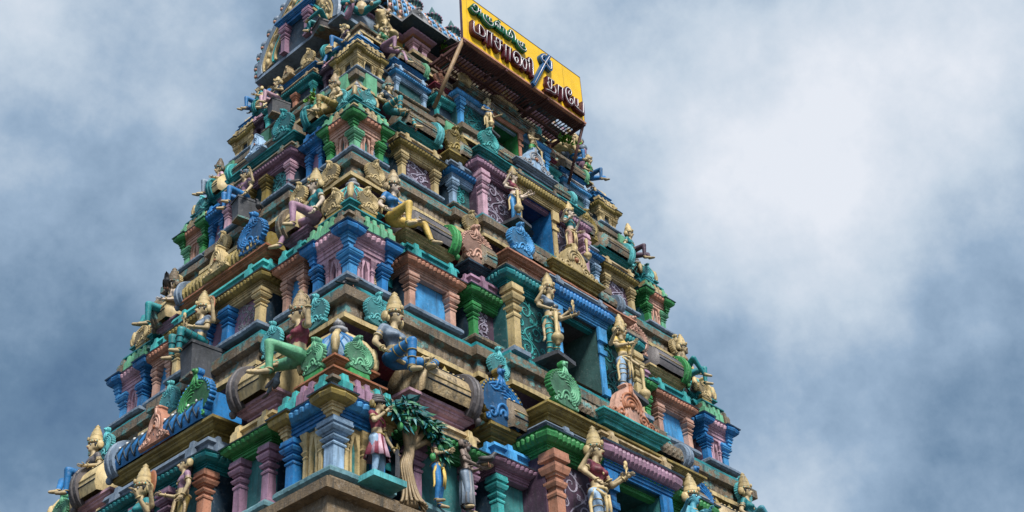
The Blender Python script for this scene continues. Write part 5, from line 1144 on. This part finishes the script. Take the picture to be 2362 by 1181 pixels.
    m = MB(); box(m, F[0], -5.36, -4.78, -.1, .36, 9.70, 9.785, 'aqua'); tag(m.build('standing_shelf'), 'small blue-green shelf stone under the turbaned soldier', 'shelf')
    stucco_tree(F[0], -4.50, .06, 9.72)
    fg('standing_statue', 'woman with folded hands in lilac blouse and blue trousers beside the stucco mango tree', F[0], -3.98, .12, 9.80+.82*.66, .66, STAND, dict(elbL=(-.26,-.06,.2), wriL=(-.03,-.24,.34), elbR=(.26,-.06,.2), wriR=(.03,-.24,.34)), female=True, top='pink', leg='blue', crown='bun', turn=.5, sash='yellow', lookx=.03)
    fg('standing_statue', 'dark bearded ascetic in pale grey robe holding out a tray, a crow on his arm', F[0], -3.46, .16, 9.86+.82*.66, .66, STAND, dict(elbL=(-.26,-.06,.2), wriL=(.02,-.30,.14), elbR=(.26,-.06,.2), wriR=(.10,-.32,.14)), skin='skindark', leg='slab', skirt=('slab','greystone',-.74,.17), crown='bun', beard=True, turn=.5, extra=hold('tray', 'wriR', 'sand', off=(.02,-.12,.06)), jewel='skindark')
    # top of the tower
    fg('seated_dwarf', 'pot-bellied seated figure with teal legs between the two lions on the top corner', Fr((-TIER[4]['W'], -TIER[4]['D'], 0), (.7071,-.7071,0), (-.7071,-.7071,0)), 0, -.02, 21.58, .70, dict(LALITA, kneeL=(-.46,-.26,.08), ankL=(-.2,-.44,-.1), toeL=(-.24,-.56,-.16), kneeR=(.46,-.26,.08), ankR=(.28,-.44,-.22), toeR=(.3,-.56,-.28)), dict(elbL=(-.36,0,.22), wriL=(-.34,-.24,.1), elbR=(.36,0,.22), wriR=(.36,-.24,.06)), leg='teal', top='navy', belly=.06, crown='tall', skin='skin')
    lion('cream lion on the top ledge facing right of the corner figure', F[4], -2.80, .05, 21.34, .66, -1.25)
    lion('cream lion on the top ledge facing left of the corner figure', L[4], 1.0, .05, 21.34, .66, 1.25)
    lion('cream lion on the top ledge at the right-hand end of the tower', F[4], 2.75, .06, 21.36, .80, 1.0)
    lion('small cream lion at the far left end of the top ledge', L[4], -1.25, .0, 21.1, .70, -.6)
    fg('seated_statue', 'seated figure in teal shirt and blue trousers at the very top of the right-hand outline', F[4], 3.0, .0, 21.42, .62, TUCK, rest, top='teal', leg='blue', turn=.3, crown='dome', crownk='sand')
    # birds
    bird('black crow under the blue slab at the front corner above the lowest cupola', F[1], -4.98, .10, 13.24, 'crow', .95, 1.3)
    bird('black crow on the shoulder of the seated statue at the left outline', L[1], -1.74, .06, 15.72, 'crow', 1.2, .9)
    bird('crow on top of the blue fan crest with gold rim', F[0], -2.37, -.18, 12.52, 'crow', 1.0, .2)
    bird('crow on the arm of the dark ascetic statue', F[0], -3.30, .45, 10.47, 'crow', .95, .8)
    bird('grey pigeon at the feet of the woman raising her hand', L[0], 2.60, .06, 11.42, 'pigeon', 1.1, 1.4)
    bird('grey pigeon on the ledge beside the dark block', L[2], .98, .04, 16.80, 'pigeon', .85, -1.0)
    bird('crow on the ledge end below the dark block', L[2], .42, .32, 16.42, 'crow', .9, .3)
    bird('pigeon on the blue roof plate left of the olive fan crest', F[2], -2.95, .02, 18.02, 'pigeon', .75, 1.3)
    weed('leafy plant with bright green leaves sprouting under the right end of the signboard', F[3], 1.55, .42, 20.42, .34, 6, 1)
    weed('dark green weed hanging from the top eave near the fluted vault', F[4], -1.22, .06, 22.02, .26, 6, 5, .9)
    weed('small green weed on the lap of the seated figure with mustard leggings', L[2], 1.45, .05, 18.50, .20, 5, 8)

# ------------------------------------------------------------------ assemble
def plain(name, rgb, rough=.4, metal=0, spec=.5, coat=0):
    return paint(name, rgb, wear=.22, rough=rough, mould=.1, metal=metal, bump=.05, var=.86)
M_YEL = plain('yellow_sheet', (.86,.52,.018)); M_LGREEN = plain('green_letter', (.005,.13,.07)); M_LMAROON = plain('maroon_letter', (.075,.008,.016)); M_LBLUE = plain('blue_letter', (.01,.08,.22)); M_TUBE = plain('white_tube', (.80,.78,.82), .2)
M_RUST = paint('rusty_slat', (.10,.035,.035), wear=.5, rough=.6, mould=.2); M_LEAF = plain('leaf', (.09,.26,.02), .45)
PROP_L = (-2.02,-2.08,19.42); PROP_R = (1.93,-2.08,19.70)
g = MB(); g.add([(-600,-600,0),(600,-600,0),(600,600,0),(-600,600,0)], [(0,1,2,3)], 'earth'); tag(g.build('ground'), 'brown earth ground of the temple court', None, None, 'structure')
build_tower(); build_roof()
WOBBLE = False
build_sign(); build_statues()
